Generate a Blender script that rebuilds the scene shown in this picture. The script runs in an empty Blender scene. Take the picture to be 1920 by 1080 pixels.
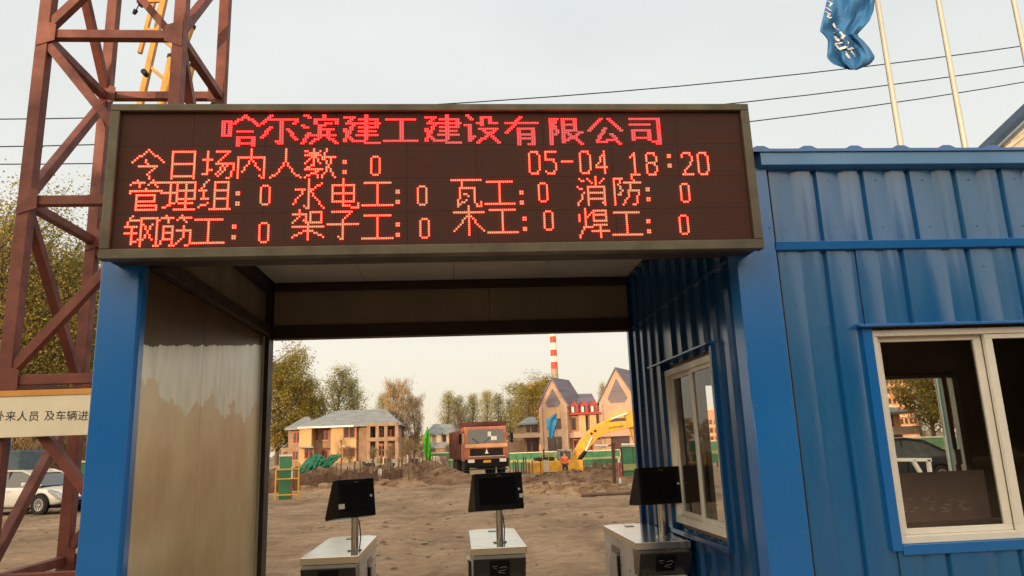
import bpy, bmesh, math, random
import numpy as np
from mathutils import Vector, Matrix, noise
R = math.radians
random.seed(7)
scn = bpy.context.scene
COL = scn.collection

# ------------------------------------------------------------------ camera
EYE = 1.65
M3 = Matrix(((0.99666731, 0.02026242, -0.07901709),
             (-0.07281813, -0.21559707, -0.97376354),
             (-0.03676666, 0.97627216, -0.21340308)))
cd = bpy.data.cameras.new('camera')
cd.sensor_width = 36
cd.lens = 36 * 1364 / 1920
cd.clip_start = 0.05
cd.clip_end = 3000
cam = bpy.data.objects.new('camera', cd)
cam.matrix_world = Matrix.Translation((0, 0, EYE)) @ M3.to_4x4()
COL.objects.link(cam)
scn.camera = cam

# ------------------------------------------------------------------ light
SUN_EL, SUN_AZ = R(4.8), R(208)        # low evening sun, behind and to the left of the camera
scn.view_settings.view_transform = 'Standard'
scn.view_settings.look = 'None'
scn.view_settings.gamma = 1
scn.view_settings.exposure = 0
w = bpy.data.worlds.new('World')
scn.world = w
w.use_nodes = True
nt = w.node_tree
nt.nodes.clear()
out = nt.nodes.new('ShaderNodeOutputWorld')
sky = nt.nodes.new('ShaderNodeTexSky')
sky.sky_type = 'NISHITA'
sky.sun_disc = False
sky.sun_elevation = SUN_EL
sky.sun_rotation = SUN_AZ
bg = nt.nodes.new('ShaderNodeBackground')
bg.inputs[1].default_value = 0.15
nt.links.new(sky.outputs[0], bg.inputs[0])
tc = nt.nodes.new('ShaderNodeTexCoord')
sep = nt.nodes.new('ShaderNodeSeparateXYZ')
nt.links.new(tc.outputs['Generated'], sep.inputs[0])
cr = nt.nodes.new('ShaderNodeValToRGB')
e = cr.color_ramp.elements
e[0].position = 0.0; e[0].color = (0.93, 0.80, 0.62, 1)
e[1].position = 0.75; e[1].color = (0.74, 0.80, 0.82, 1)
q = e.new(0.12); q.color = (0.93, 0.87, 0.75, 1)
q = e.new(0.35); q.color = (0.86, 0.87, 0.83, 1)
nt.links.new(sep.outputs[2], cr.inputs[0])
mp = nt.nodes.new('ShaderNodeMapping')
mp.inputs['Scale'].default_value = (1.2, 1.2, 3.5)
nt.links.new(tc.outputs['Generated'], mp.inputs[0])
nz = nt.nodes.new('ShaderNodeTexNoise')
nz.inputs['Scale'].default_value = 1.6
nz.inputs['Detail'].default_value = 4
nt.links.new(mp.outputs[0], nz.inputs[0])
mr = nt.nodes.new('ShaderNodeMapRange')
mr.inputs[1].default_value = 0.3; mr.inputs[2].default_value = 0.7
mr.inputs[3].default_value = 0.84; mr.inputs[4].default_value = 0.97
nt.links.new(nz.outputs[0], mr.inputs[0])
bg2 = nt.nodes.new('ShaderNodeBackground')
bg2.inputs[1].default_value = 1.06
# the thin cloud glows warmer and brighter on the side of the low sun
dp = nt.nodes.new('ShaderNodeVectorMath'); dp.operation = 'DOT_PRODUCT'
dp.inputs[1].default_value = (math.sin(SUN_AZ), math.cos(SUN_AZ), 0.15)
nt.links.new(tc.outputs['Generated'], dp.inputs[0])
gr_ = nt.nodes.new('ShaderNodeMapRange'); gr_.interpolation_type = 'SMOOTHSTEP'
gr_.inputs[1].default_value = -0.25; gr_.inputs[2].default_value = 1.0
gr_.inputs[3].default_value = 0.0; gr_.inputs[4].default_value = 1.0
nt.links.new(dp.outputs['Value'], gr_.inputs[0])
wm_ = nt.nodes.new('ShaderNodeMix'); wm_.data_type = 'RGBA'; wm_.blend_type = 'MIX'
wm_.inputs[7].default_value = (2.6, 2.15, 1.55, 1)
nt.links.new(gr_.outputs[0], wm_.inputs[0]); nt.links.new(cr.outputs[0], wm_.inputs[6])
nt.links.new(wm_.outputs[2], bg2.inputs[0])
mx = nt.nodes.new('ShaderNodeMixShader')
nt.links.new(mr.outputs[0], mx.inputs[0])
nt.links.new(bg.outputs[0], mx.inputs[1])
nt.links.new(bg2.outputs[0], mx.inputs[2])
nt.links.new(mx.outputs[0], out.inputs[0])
sd = bpy.data.lights.new('sun', 'SUN')
sd.energy = 4.2
sd.angle = R(0.6)
sd.color = (1.0, 0.66, 0.38)
so = bpy.data.objects.new('sun', sd)
to_sun = Vector((math.sin(SUN_AZ) * math.cos(SUN_EL), math.cos(SUN_AZ) * math.cos(SUN_EL), math.sin(SUN_EL)))
so.rotation_euler = to_sun.to_track_quat('Z', 'Y').to_euler()
COL.objects.link(so)

# ------------------------------------------------------------------ survey: a sight line to a point at a given depth
def ray(px, py):
    return M3 @ Vector((px - 960, 540 - py, -1364.0))
def at(px, py, Y):
    r = ray(px, py)
    return Vector((r[0] / r[1] * Y, Y, EYE + r[2] / r[1] * Y))
def gnd(px, py, z=0.0):
    r = ray(px, py); t = (z - EYE) / r[2]
    return Vector((r[0] * t, r[1] * t, z))

# ------------------------------------------------------------------ helpers
def tag(o, label=None, cat=None, group=None, kind=None):
    if label: o['label'] = label
    if cat: o['category'] = cat
    if group: o['group'] = group
    if kind: o['kind'] = kind
    return o
def thing(name, label, cat, loc=(0, 0, 0), rz=0.0, group=None):
    o = bpy.data.objects.new(name, None)
    o.empty_display_size = 0.2
    o.location = loc
    o.rotation_euler = (0, 0, rz)
    COL.objects.link(o)
    return tag(o, label, cat, group)
def kids(o):
    return [c for c in KIDS.get(o.name, [])]
KIDS = {}
def adopt(c, p):
    c.parent = p
    KIDS.setdefault(p.name, []).append(c)
def copy_tree(o, parent=None, label=None):
    c = o.copy()
    COL.objects.link(c)
    if parent is not None: adopt(c, parent)
    if label: c['label'] = label
    for ch in kids(o): copy_tree(ch, c)
    return c
def root_loc(p):
    while p is not None and p.parent is not None: p = p.parent
    return Vector(p.location) if p is not None else Vector((0, 0, 0))

class MB:
    def __init__(s):
        s.v = []; s.f = []
    def add(s, vs, fs):
        n = len(s.v)
        s.v += [tuple(x) for x in vs]
        s.f += [tuple(i + n for i in f) for f in fs]
        return s
    def box(s, x0, x1, y0, y1, z0, z1):
        vs = [(x, y, z) for z in (z0, z1) for y in (y0, y1) for x in (x0, x1)]
        return s.add(vs, [(0, 2, 3, 1), (4, 5, 7, 6), (0, 1, 5, 4), (2, 6, 7, 3), (0, 4, 6, 2), (1, 3, 7, 5)])
    def bar(s, a, b, w, h=None, up=(0, 0, 1)):
        h = h or w
        a = Vector(a); b = Vector(b); d = (b - a).normalized()
        u = Vector(up)
        if abs(d.dot(u)) > 0.98: u = Vector((0, 1, 0))
        x = d.cross(u).normalized(); y = x.cross(d)
        vs = []
        for p in (a, b):
            for sx, sy in ((-1, -1), (1, -1), (1, 1), (-1, 1)):
                vs.append(p + x * (sx * w / 2) + y * (sy * h / 2))
        return s.add(vs, [(3, 2, 1, 0), (4, 5, 6, 7), (0, 1, 5, 4), (1, 2, 6, 5), (2, 3, 7, 6), (3, 0, 4, 7)])
    def tube(s, pts, rs, n=8, cap=True):
        pts = [Vector(p) for p in pts]
        if not hasattr(rs, '__len__'): rs = [rs] * len(pts)
        base = len(s.v)
        for i, p in enumerate(pts):
            d = (pts[min(i + 1, len(pts) - 1)] - pts[max(i - 1, 0)]).normalized()
            u = Vector((0, 0, 1)) if abs(d.z) < 0.9 else Vector((1, 0, 0))
            x = d.cross(u).normalized(); y = x.cross(d)
            for k in range(n):
                a = 2 * math.pi * k / n
                s.v.append(tuple(p + (x * math.cos(a) + y * math.sin(a)) * rs[i]))
        for i in range(len(pts) - 1):
            for k in range(n):
                a = base + i * n + k; b = base + i * n + (k + 1) % n
                s.f.append((a, a + n, b + n, b))
        if cap:
            s.f.append(tuple(base + k for k in range(n)))
            s.f.append(tuple(base + (len(pts) - 1) * n + k for k in reversed(range(n))))
        return s
    def prism(s, poly, axis, a, b):
        # poly: list of 2D points; axis 'x','y','z' the extrusion axis
        def p3(p, t):
            return {'x': (t, p[0], p[1]), 'y': (p[0], t, p[1]), 'z': (p[0], p[1], t)}[axis]
        n = len(poly)
        vs = [p3(p, a) for p in poly] + [p3(p, b) for p in poly]
        fs = [tuple(range(n)), tuple(reversed(range(n, 2 * n)))]
        for i in range(n):
            j = (i + 1) % n
            fs.append((i, i + n, j + n, j))
        return s.add(vs, fs)
    def quad(s, *p):
        return s.add(p, [tuple(range(len(p)))])
    def build(s, name, mat, parent=None, world=True, bevel=0, smooth=False, label=None, kind=None, fixn=True):
        me = bpy.data.meshes.new(name)
        off = root_loc(parent) if (world and parent is not None) else Vector((0, 0, 0))
        me.from_pydata([(v[0] - off.x, v[1] - off.y, v[2] - off.z) for v in s.v], [], s.f)
        if fixn:
            bm = bmesh.new(); bm.from_mesh(me)
            bmesh.ops.recalc_face_normals(bm, faces=bm.faces)
            bm.to_mesh(me); bm.free()
        me.materials.append(mat)
        if smooth:
            me.polygons.foreach_set('use_smooth', [True] * len(me.polygons))
            me.set_sharp_from_angle(angle=R(38))
        o = bpy.data.objects.new(name, me)
        COL.objects.link(o)
        if parent is not None: adopt(o, parent)
        if bevel:
            b = o.modifiers.new('bevel', 'BEVEL'); b.width = bevel; b.segments = 2; b.limit_method = 'ANGLE'
        if label: o['label'] = label
        if kind: o['kind'] = kind
        return o
def inst(src, name, parent, loc=(0, 0, 0)):
    o = bpy.data.objects.new(name, src.data)
    COL.objects.link(o)
    adopt(o, parent)
    o.location = loc
    return o

# ------------------------------------------------------------------ materials
def mat(name, c, rough=0.6, metal=0.0, var=0.25, scale=3.0, c2=None, bump=0.0, bscale=40.0, stretch=(1, 1, 1), spec=0.5,
        rvar=0.12, thr=(0.35, 0.65), world=False, coat=0.0):
    m = bpy.data.materials.new(name); m.use_nodes = True
    t = m.node_tree; b = t.nodes['Principled BSDF']
    tc = t.nodes.new('ShaderNodeTexCoord')
    mp = t.nodes.new('ShaderNodeMapping'); mp.inputs['Scale'].default_value = stretch
    if world:
        g = t.nodes.new('ShaderNodeNewGeometry'); t.links.new(g.outputs['Position'], mp.inputs[0])
    else:
        t.links.new(tc.outputs['Object'], mp.inputs[0])
    n = t.nodes.new('ShaderNodeTexNoise'); n.inputs['Scale'].default_value = scale; n.inputs['Detail'].default_value = 6
    n.inputs['Roughness'].default_value = 0.6
    t.links.new(mp.outputs[0], n.inputs[0])
    r = t.nodes.new('ShaderNodeMapRange'); r.inputs[1].default_value = thr[0]; r.inputs[2].default_value = thr[1]
    t.links.new(n.outputs[0], r.inputs[0])
    mix = t.nodes.new('ShaderNodeMix'); mix.data_type = 'RGBA'
    c2 = c2 or tuple(max(0, x * (1 - var)) for x in c)
    mix.inputs[6].default_value = (*c, 1); mix.inputs[7].default_value = (*c2, 1)
    t.links.new(r.outputs[0], mix.inputs[0])
    t.links.new(mix.outputs[2], b.inputs['Base Color'])
    rr = t.nodes.new('ShaderNodeMapRange'); rr.inputs[1].default_value = 0.3; rr.inputs[2].default_value = 0.7
    rr.inputs[3].default_value = max(0.02, rough - rvar); rr.inputs[4].default_value = min(1, rough + rvar)
    t.links.new(n.outputs[0], rr.inputs[0]); t.links.new(rr.outputs[0], b.inputs['Roughness'])
    b.inputs['Metallic'].default_value = metal
    b.inputs['Specular IOR Level'].default_value = spec
    b.inputs['Coat Weight'].default_value = coat
    if bump:
        n2 = t.nodes.new('ShaderNodeTexNoise'); n2.inputs['Scale'].default_value = bscale; n2.inputs['Detail'].default_value = 5
        t.links.new(mp.outputs[0], n2.inputs[0])
        bp = t.nodes.new('ShaderNodeBump'); bp.inputs['Strength'].default_value = bump; bp.inputs['Distance'].default_value = 0.02
        t.links.new(n2.outputs[0], bp.inputs['Height']); t.links.new(bp.outputs[0], b.inputs['Normal'])
    return m
def emis(name, c, s):
    m = bpy.data.materials.new(name); m.use_nodes = True
    b = m.node_tree.nodes['Principled BSDF']
    b.inputs['Base Color'].default_value = (*c, 1)
    b.inputs['Emission Color'].default_value = (*c, 1)
    b.inputs['Emission Strength'].default_value = s
    b.inputs['Roughness'].default_value = 0.4
    return m
def glassmat(name, tint=(0.9, 0.93, 0.92), dark=0.0):
    # thin window pane: fresnel mix of clear and mirror
    m = bpy.data.materials.new(name); m.use_nodes = True
    t = m.node_tree; t.nodes.clear()
    o = t.nodes.new('ShaderNodeOutputMaterial')
    tr = t.nodes.new('ShaderNodeBsdfTransparent'); tr.inputs[0].default_value = (*tint, 1)
    gl = t.nodes.new('ShaderNodeBsdfGlossy'); gl.inputs['Roughness'].default_value = 0.02
    fr = t.nodes.new('ShaderNodeFresnel'); fr.inputs[0].default_value = 1.5
    ad = t.nodes.new('ShaderNodeMath'); ad.operation = 'MULTIPLY_ADD'; ad.inputs[1].default_value = 1.0; ad.inputs[2].default_value = dark
    t.links.new(fr.outputs[0], ad.inputs[0])
    mx = t.nodes.new('ShaderNodeMixShader')
    t.links.new(ad.outputs[0], mx.inputs[0]); t.links.new(tr.outputs[0], mx.inputs[1]); t.links.new(gl.outputs[0], mx.inputs[2])
    t.links.new(mx.outputs[0], o.inputs[0])
    return m

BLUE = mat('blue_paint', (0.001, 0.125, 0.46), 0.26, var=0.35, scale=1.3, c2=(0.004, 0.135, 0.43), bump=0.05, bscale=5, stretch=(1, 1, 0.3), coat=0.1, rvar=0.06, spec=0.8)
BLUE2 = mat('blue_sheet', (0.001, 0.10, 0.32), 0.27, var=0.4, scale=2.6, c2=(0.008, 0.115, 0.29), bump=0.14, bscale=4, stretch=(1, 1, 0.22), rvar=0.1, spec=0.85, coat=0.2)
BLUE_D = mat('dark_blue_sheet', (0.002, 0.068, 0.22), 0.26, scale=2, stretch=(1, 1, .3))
TRIM = mat('grey_sign_trim', (0.105, 0.095, 0.065), 0.5, metal=0.3, scale=6, var=0.3, stretch=(1, 1, 1), bump=0.05)
DARK = mat('dark_steel', (0.022, 0.016, 0.012), 0.6, scale=4)
BROWN_DK = mat('dark_brown_tube', (0.03, 0.014, 0.008), 0.55, scale=4)
PANEL = mat('passage_panel', (0.22, 0.18, 0.125), 0.5, scale=3, var=0.25, stretch=(1, 1, .4))
CEIL = mat('passage_ceiling', (0.60, 0.57, 0.52), 0.6, scale=2, var=0.2)
PVC = mat('white_window_frame', (0.74, 0.72, 0.66), 0.45, var=0.12, scale=6)
GLASS = glassmat('window_glass')
RUST = mat('red_primer_steel', (0.175, 0.042, 0.027), 0.62, var=0.4, scale=4, c2=(0.11, 0.03, 0.022), bump=0.15, bscale=30)
YEL = mat('yellow_machine_paint', (0.52, 0.27, 0.04), 0.5, var=0.3, scale=3)
YEL2 = mat('excavator_yellow', (0.74, 0.385, 0.03), 0.5, var=0.3, scale=2.5, c2=(0.48, 0.25, 0.04))
STEEL = mat('brushed_steel', (0.70, 0.69, 0.64), 0.16, metal=0.9, var=0.15, scale=3, stretch=(1, 8, 1), rvar=0.06)
STEEL_D = mat('dark_mirror_steel', (0.10, 0.10, 0.10), 0.25, metal=0.8, var=0.3, scale=4)
WHITEP = mat('white_paint', (0.72, 0.70, 0.66), 0.5, var=0.12, scale=4)
BLACKP = mat('black_plastic', (0.006, 0.006, 0.007), 0.35, var=0.2, spec=0.2)
BLACKG = mat('black_glass', (0.008, 0.008, 0.010), 0.12, var=0.1, rvar=0.03, spec=0.18)
RUBBER = mat('rubber', (0.02, 0.019, 0.018), 0.85)

# ------------------------------------------------------------------ ground
def sm(a, b, x):
    t = min(1, max(0, (x - a) / (b - a))); return t * t * (3 - 2 * t)
def fbm(x, y, s, o=4):
    return noise.fractal(Vector((x * s, y * s, 3.7)), 1.0, 2.0, o)
def gz(x, y):
    h = 0.0
    near = sm(6.0, 11, y)
    h += 0.03 * fbm(x, y, 0.5) * near + 0.008 * fbm(x, y, 2.9, 3) * near + 0.10 * fbm(x, y, 0.18, 3) * sm(10, 30, y)
    # wheel ruts curving towards the truck
    for cx, k, wd in ((-1.9, .02, .10), (-0.1, .02, .10), (1.2, -.05, .07), (2.9, -.05, .07), (-4.2, .10, .08), (-2.6, .10, .08)):
        d = x - (cx + 1.2 + k * (y - 20) + .25 * math.sin(y * .22 + cx))
        h += (0.018 * math.exp(-(abs(d) - .36) ** 2 / 0.012) - 0.04 * math.exp(-d * d / wd)) * near * (1 - sm(38, 45, y))
    pit = sm(45.5, 50.5, y) * (1 - sm(78, 84, y)) * (0.5 + 0.5 * sm(2.6, 5.0, x) ) * (1 - sm(34, 40, abs(x)))
    h -= 1.15 * pit
    h -= 0.3 * sm(84, 130, y)
    return h
xs = []; x = 0.0; st = 0.16
while x < 900: xs.append(x); x += st; st *= 1.045 if x > 8 else 1.0
xs = [-a for a in reversed(xs[1:])] + xs
ys = []; y = 2.0; st = 0.14
while y < 1500: ys.append(y); y += st; st *= 1.028 if y > 12 else 1.004
ys = [-900, -400, -150, -60, -25, -10, -4, 0] + ys
g = MB()
for yy in ys:
    for xx in xs: g.v.append((xx, yy, gz(xx, yy)))
nx = len(xs)
for j in range(len(ys) - 1):
    for i in range(nx - 1):
        a = j * nx + i; g.f.append((a, a + 1, a + nx + 1, a + nx))
gm = bpy.data.materials.new('packed_earth'); gm.use_nodes = True
t = gm.node_tree; b = t.nodes['Principled BSDF']
geo = t.nodes.new('ShaderNodeNewGeometry')
def N(kind, **kw):
    n = t.nodes.new(kind)
    for k, v in kw.items(): n.inputs[k].default_value = v
    return n
mpg = t.nodes.new('ShaderNodeMapping'); mpg.inputs['Scale'].default_value = (1.0, 0.45, 1); mpg.inputs['Rotation'].default_value = (0, 0, 0.15)
t.links.new(geo.outputs['Position'], mpg.inputs[0])
n1 = N('ShaderNodeTexNoise', Scale=0.5, Detail=8.0, Roughness=0.62); t.links.new(mpg.outputs[0], n1.inputs[0])
n2 = N('ShaderNodeTexNoise', Scale=5.0, Detail=8.0, Roughness=0.7); t.links.new(geo.outputs['Position'], n2.inputs[0])
n3 = N('ShaderNodeTexNoise', Scale=45.0, Detail=4.0, Roughness=0.7); t.links.new(geo.outputs['Position'], n3.inputs[0])
c1 = t.nodes.new('ShaderNodeValToRGB'); el = c1.color_ramp.elements
el[0].position = 0.34; el[0].color = (0.185, 0.122, 0.076, 1)
el[1].position = 0.66; el[1].color = (0.40, 0.285, 0.19, 1)
q = el.new(0.5); q.color = (0.325, 0.228, 0.15, 1)
t.links.new(n1.outputs[0], c1.inputs[0])
mxx = t.nodes.new('ShaderNodeMix'); mxx.data_type = 'RGBA'; mxx.blend_type = 'MULTIPLY'; mxx.inputs[0].default_value = 0.75
c2_ = t.nodes.new('ShaderNodeValToRGB'); el = c2_.color_ramp.elements
el[0].position = 0.3; el[0].color = (0.55, 0.52, 0.48, 1); el[1].position = 0.62; el[1].color = (1.08, 1.05, 1.0, 1)
t.links.new(n2.outputs[0], c2_.inputs[0])
t.links.new(c1.outputs[0], mxx.inputs[6]); t.links.new(c2_.outputs[0], mxx.inputs[7]); n4 = N('ShaderNodeTexNoise', Scale=0.9, Detail=10.0, Roughness=0.75); 
mpg2 = t.nodes.new('ShaderNodeMapping'); mpg2.inputs['Scale'].default_value = (0.35, 1.6, 1); mpg2.inputs['Rotation'].default_value = (0, 0, -0.1)
t.links.new(geo.outputs['Position'], mpg2.inputs[0]); t.links.new(mpg2.outputs[0], n4.inputs[0])
c4 = t.nodes.new('ShaderNodeValToRGB'); el = c4.color_ramp.elements
el[0].position = 0.44; el[0].color = (0.50, 0.47, 0.44, 1); el[1].position = 0.56; el[1].color = (1, 1, 1, 1)
t.links.new(n4.outputs[0], c4.inputs[0])
mx4 = t.nodes.new('ShaderNodeMix'); mx4.data_type = 'RGBA'; mx4.blend_type = 'MULTIPLY'; mx4.inputs[0].default_value = 0.42
t.links.new(mxx.outputs[2], mx4.inputs[6]); t.links.new(c4.outputs[0], mx4.inputs[7])
t.links.new(mx4.outputs[2], b.inputs['Base Color'])
b.inputs['Roughness'].default_value = 0.92; b.inputs['Specular IOR Level'].default_value = 0.2
sm_ = t.nodes.new('ShaderNodeMath'); sm_.operation = 'MULTIPLY_ADD'; sm_.inputs[1].default_value = 0.35
t.links.new(n3.outputs[0], sm_.inputs[0]); t.links.new(n2.outputs[0], sm_.inputs[2])
bp = t.nodes.new('ShaderNodeBump'); bp.inputs['Strength'].default_value = 0.55; bp.inputs['Distance'].default_value = 0.05
t.links.new(sm_.outputs[0], bp.inputs['Height']); t.links.new(bp.outputs[0], b.inputs['Normal'])
GROUND_MAT = gm
tag(g.build('ground', gm, smooth=True, fixn=False), kind='structure')
# concrete apron under the passage and guard house
CONC = mat('concrete_slab', (0.24, 0.21, 0.17), 0.85, var=0.3, scale=2, bump=0.2, bscale=25)
tag(MB().box(-2.0, 8.2, 3.0, 6.9, -0.05, 0.05).build('paved_apron', CONC, bevel=0.01), kind='structure')

# ------------------------------------------------------------------ corrugated sheet
def corr(mb, axis, a0, a1, z0, z1, d, side, pitch=0.26, depth=0.022, thick=0.0):
    # runs along axis from a0 to a1 at plane coordinate d, ribs proud towards 'side'
    prof = []; a = a0; sh = [(0, 1), (0.103, 1), (0.116, .62), (0.143, .62), (0.156, 1), (0.226, 1), (0.238, 0), (0.249, 0), (0.2595, 1)] if axis == 'x' else [(0, 0), (0.118, 0), (0.130, 1), (0.196, 1), (0.206, 0)]
    while a < a1:
        for s_, h in sh:
            if a + s_ > a1: break
            prof.append((a + s_, h * depth))
        a += pitch
    prof.append((a1, prof[-1][1]))
    zs = [z0 + (z1 - z0) * i / 6 for i in range(7)]
    base = len(mb.v)
    for z in zs:
        for p, h in prof:
            wob = 0.0016 * math.sin(z * 5.1 + p * 3.3) + 0.001 * math.sin(z * 11 + p * 17)
            q = d + side * (h + wob)
            mb.v.append((p, q, z) if axis == 'x' else (q, p, z))
    n = len(prof)
    for j in range(len(zs) - 1):
        for i in range(n - 1):
            k = base + j * n + i
            mb.f.append((k, k + 1, k + n + 1, k + n))

# ------------------------------------------------------------------ guard house
gh = thing('guard_house', 'blue corrugated steel guard house with white sliding windows right of the gate', 'building', (1.44, 3.5, 0))
WX0, WX1, WZ0, WZ1 = 2.07, 3.66, 1.13, 2.16      # front window opening
SY0, SY1, SZ0, SZ1 = 3.97, 4.92, 1.13, 2.12      # side window opening
FX0, FX1, BY = 1.445, 7.6, 5.86
# front upper sheeting, one sheet per 0.852 m cover width
def front_sheets():
    cw = 0.26 * 3
    a = 1.655
    while a < FX1 - 0.1:
        e_ = min(a + cw, FX1)
        m_ = MB(); corr(m_, 'x', a, e_, 2.625, 3.035, 3.515, -1)
        m_.build('upper_wall_sheet', BLUE2, gh, smooth=True)
        if e_ <= WX0 or a >= WX1:
            m_ = MB(); corr(m_, 'x', a, e_, 0.06, 2.585, 3.515, -1)
        elif a < WX0:
            m_ = MB()
            corr(m_, 'x', a, WX0 - 0.001, 0.06, 2.585, 3.515, -1)
            m_.build('lower_wall_sheet', BLUE2, gh, smooth=True); m_ = MB()
            corr(m_, 'x', WX0, e_, 2.19, 2.585, 3.515, -1); m_.build('lower_wall_sheet', BLUE2, gh, smooth=True); m_ = MB()
            corr(m_, 'x', WX0, e_, 0.06, WZ0 - 0.03, 3.515, -1)
        elif e_ > WX1:
            m_ = MB()
            corr(m_, 'x', a, WX1, 0.06, WZ0 - 0.03, 3.515, -1); m_.build('lower_wall_sheet', BLUE2, gh, smooth=True); m_ = MB()
            corr(m_, 'x', a, WX1, 2.19, 2.585, 3.515, -1); m_.build('lower_wall_sheet', BLUE2, gh, smooth=True); m_ = MB()
            corr(m_, 'x', WX1 + .001, e_, 0.06, 2.585, 3.515, -1)
        else:
            m_ = MB(); corr(m_, 'x', a, e_, 2.19, 2.585, 3.515, -1); m_.build('lower_wall_sheet', BLUE2, gh, smooth=True); m_ = MB()
            corr(m_, 'x', a, e_, 0.06, WZ0 - 0.03, 3.515, -1)
        m_.build('lower_wall_sheet', BLUE2, gh, smooth=True)
        a += cw
front_sheets()
fb = MB().prism([(3.44, 3.03), (3.44, 3.105), (3.56, 3.112), (3.56, 3.022), (3.475, 3.022)], 'x', 1.60, FX1 + .05)
fb.build('eave_fascia', mat('pale_blue_fascia', (0.045, 0.22, 0.52), 0.32, var=0.2, scale=2, spec=.9), gh, bevel=0.003)
MB().prism([(3.472, 2.582), (3.466, 2.624), (3.50, 2.634), (3.51, 2.575)], 'x', 1.64, FX1).build('belt_flashing', BLUE, gh, bevel=0.002)
# corner post flashing (front leg and side leg)
MB().prism([(1.43, 3.478), (1.642, 3.478), (1.642, 3.50), (1.62, 3.512), (1.46, 3.512), (1.46, 3.60), (1.43, 3.60)], 'z', 0.05, 3.03).build('corner_flashing', BLUE, gh, bevel=0.004)
# side wall in the passage
m_ = MB()
for (a, b_, z0, z1) in ((3.60, 3.97, 0.06, 3.02), (3.97, 4.925, 0.06, SZ0 - .03), (3.97, 4.925, SZ1 + .03, 3.02), (4.925, BY, 0.06, 3.02)):
    m2 = MB(); corr(m2, 'y', a, b_, z0, z1, 1.462, -1, pitch=0.213, depth=0.022)
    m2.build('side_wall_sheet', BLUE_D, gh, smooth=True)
MB().bar((1.436, 3.6, 2.562), (1.436, BY, 2.562), 0.02, 0.016).build('side_ledge', BLUE_D, gh)
MB().prism([(1.42, 5.84), (1.47, 5.84), (1.47, 5.90), (1.42, 5.90)], 'z', 0.05, 3.02).build('rear_corner_flashing', BLUE_D, gh, bevel=.004)
# inner shell
INNER = mat('brown_inner_lining', (0.34, 0.27, 0.20), 0.7, var=0.3, scale=2)
LIGHTIN = mat('grey_inner_lining', (0.26, 0.24, 0.20), 0.7, var=0.2, scale=2)
BX0, BX1, BZ0, BZ1 = 1.97, 4.16, 0.92, 2.11       # rear window opening
m_ = MB().box(1.47, BX0, 5.80, BY, 0.06, 3.0).box(BX1, FX1, 5.80, BY, 0.06, 3.0).box(BX0, BX1, 5.80, BY, 0.06, BZ0).box(BX0, BX1, 5.80, BY, BZ1, 3.0)
m_.build('rear_wall', INNER, gh)
MB().box(FX1 - .06, FX1, 3.52, 5.8, 0.06, 3.0).build('end_wall', INNER, gh)
m_ = MB().box(1.655, WX0, 3.522, 3.56, 0.06, 3.0).box(WX1, FX1 - .06, 3.522, 3.56, 0.06, 3.0).box(WX0, WX1, 3.522, 3.56, 0.06, WZ0).box(WX0, WX1, 3.522, 3.56, WZ1 + .02, 3.0)
m_.build('front_lining', INNER, gh)
m_ = MB().box(1.47, 1.50, 3.56, SY0, 0.06, 3.0).box(1.47, 1.50, SY1, 5.8, 0.06, 3.0).box(1.47, 1.50, SY0, SY1, 0.06, SZ0).box(1.47, 1.50, SY0, SY1, SZ1, 3.0)
m_.build('side_lining', INNER, gh)
MB().box(1.44, FX1, 3.53, BY, 3.0, 3.06).build('ceiling_panel', INNER, gh)
MB().box(1.47, FX1, 3.56, 5.8, 0.055, 0.075).build('floor_panel', CONC, gh)
# roof sheet with ribs showing over the fascia
m_ = MB(); a = 1.44; prof = []
while a < FX1 + .05:
    prof += [(a, 0), (a + .11, 0), (a + .14, .015), (a + .18, .015), (a + .21, 0)]; a += 0.255
prof = [p for p in prof if p[0] <= FX1 + .05]
for yy in (3.43, 5.95):
    for p, h in prof: m_.v.append((p, yy, 3.116 + h + (yy - 3.43) * 0.0))
n = len(prof)
for i in range(n - 1): m_.f.append((i, i + 1, i + n + 1, i + n))
for p, h in prof: m_.v.append((p, 3.43, 3.10))
for i in range(n - 1): m_.f.append((i, 2 * n + i, 2 * n + i + 1, i + 1))
m_.build('roof_sheet', BLUE, gh)

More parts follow.
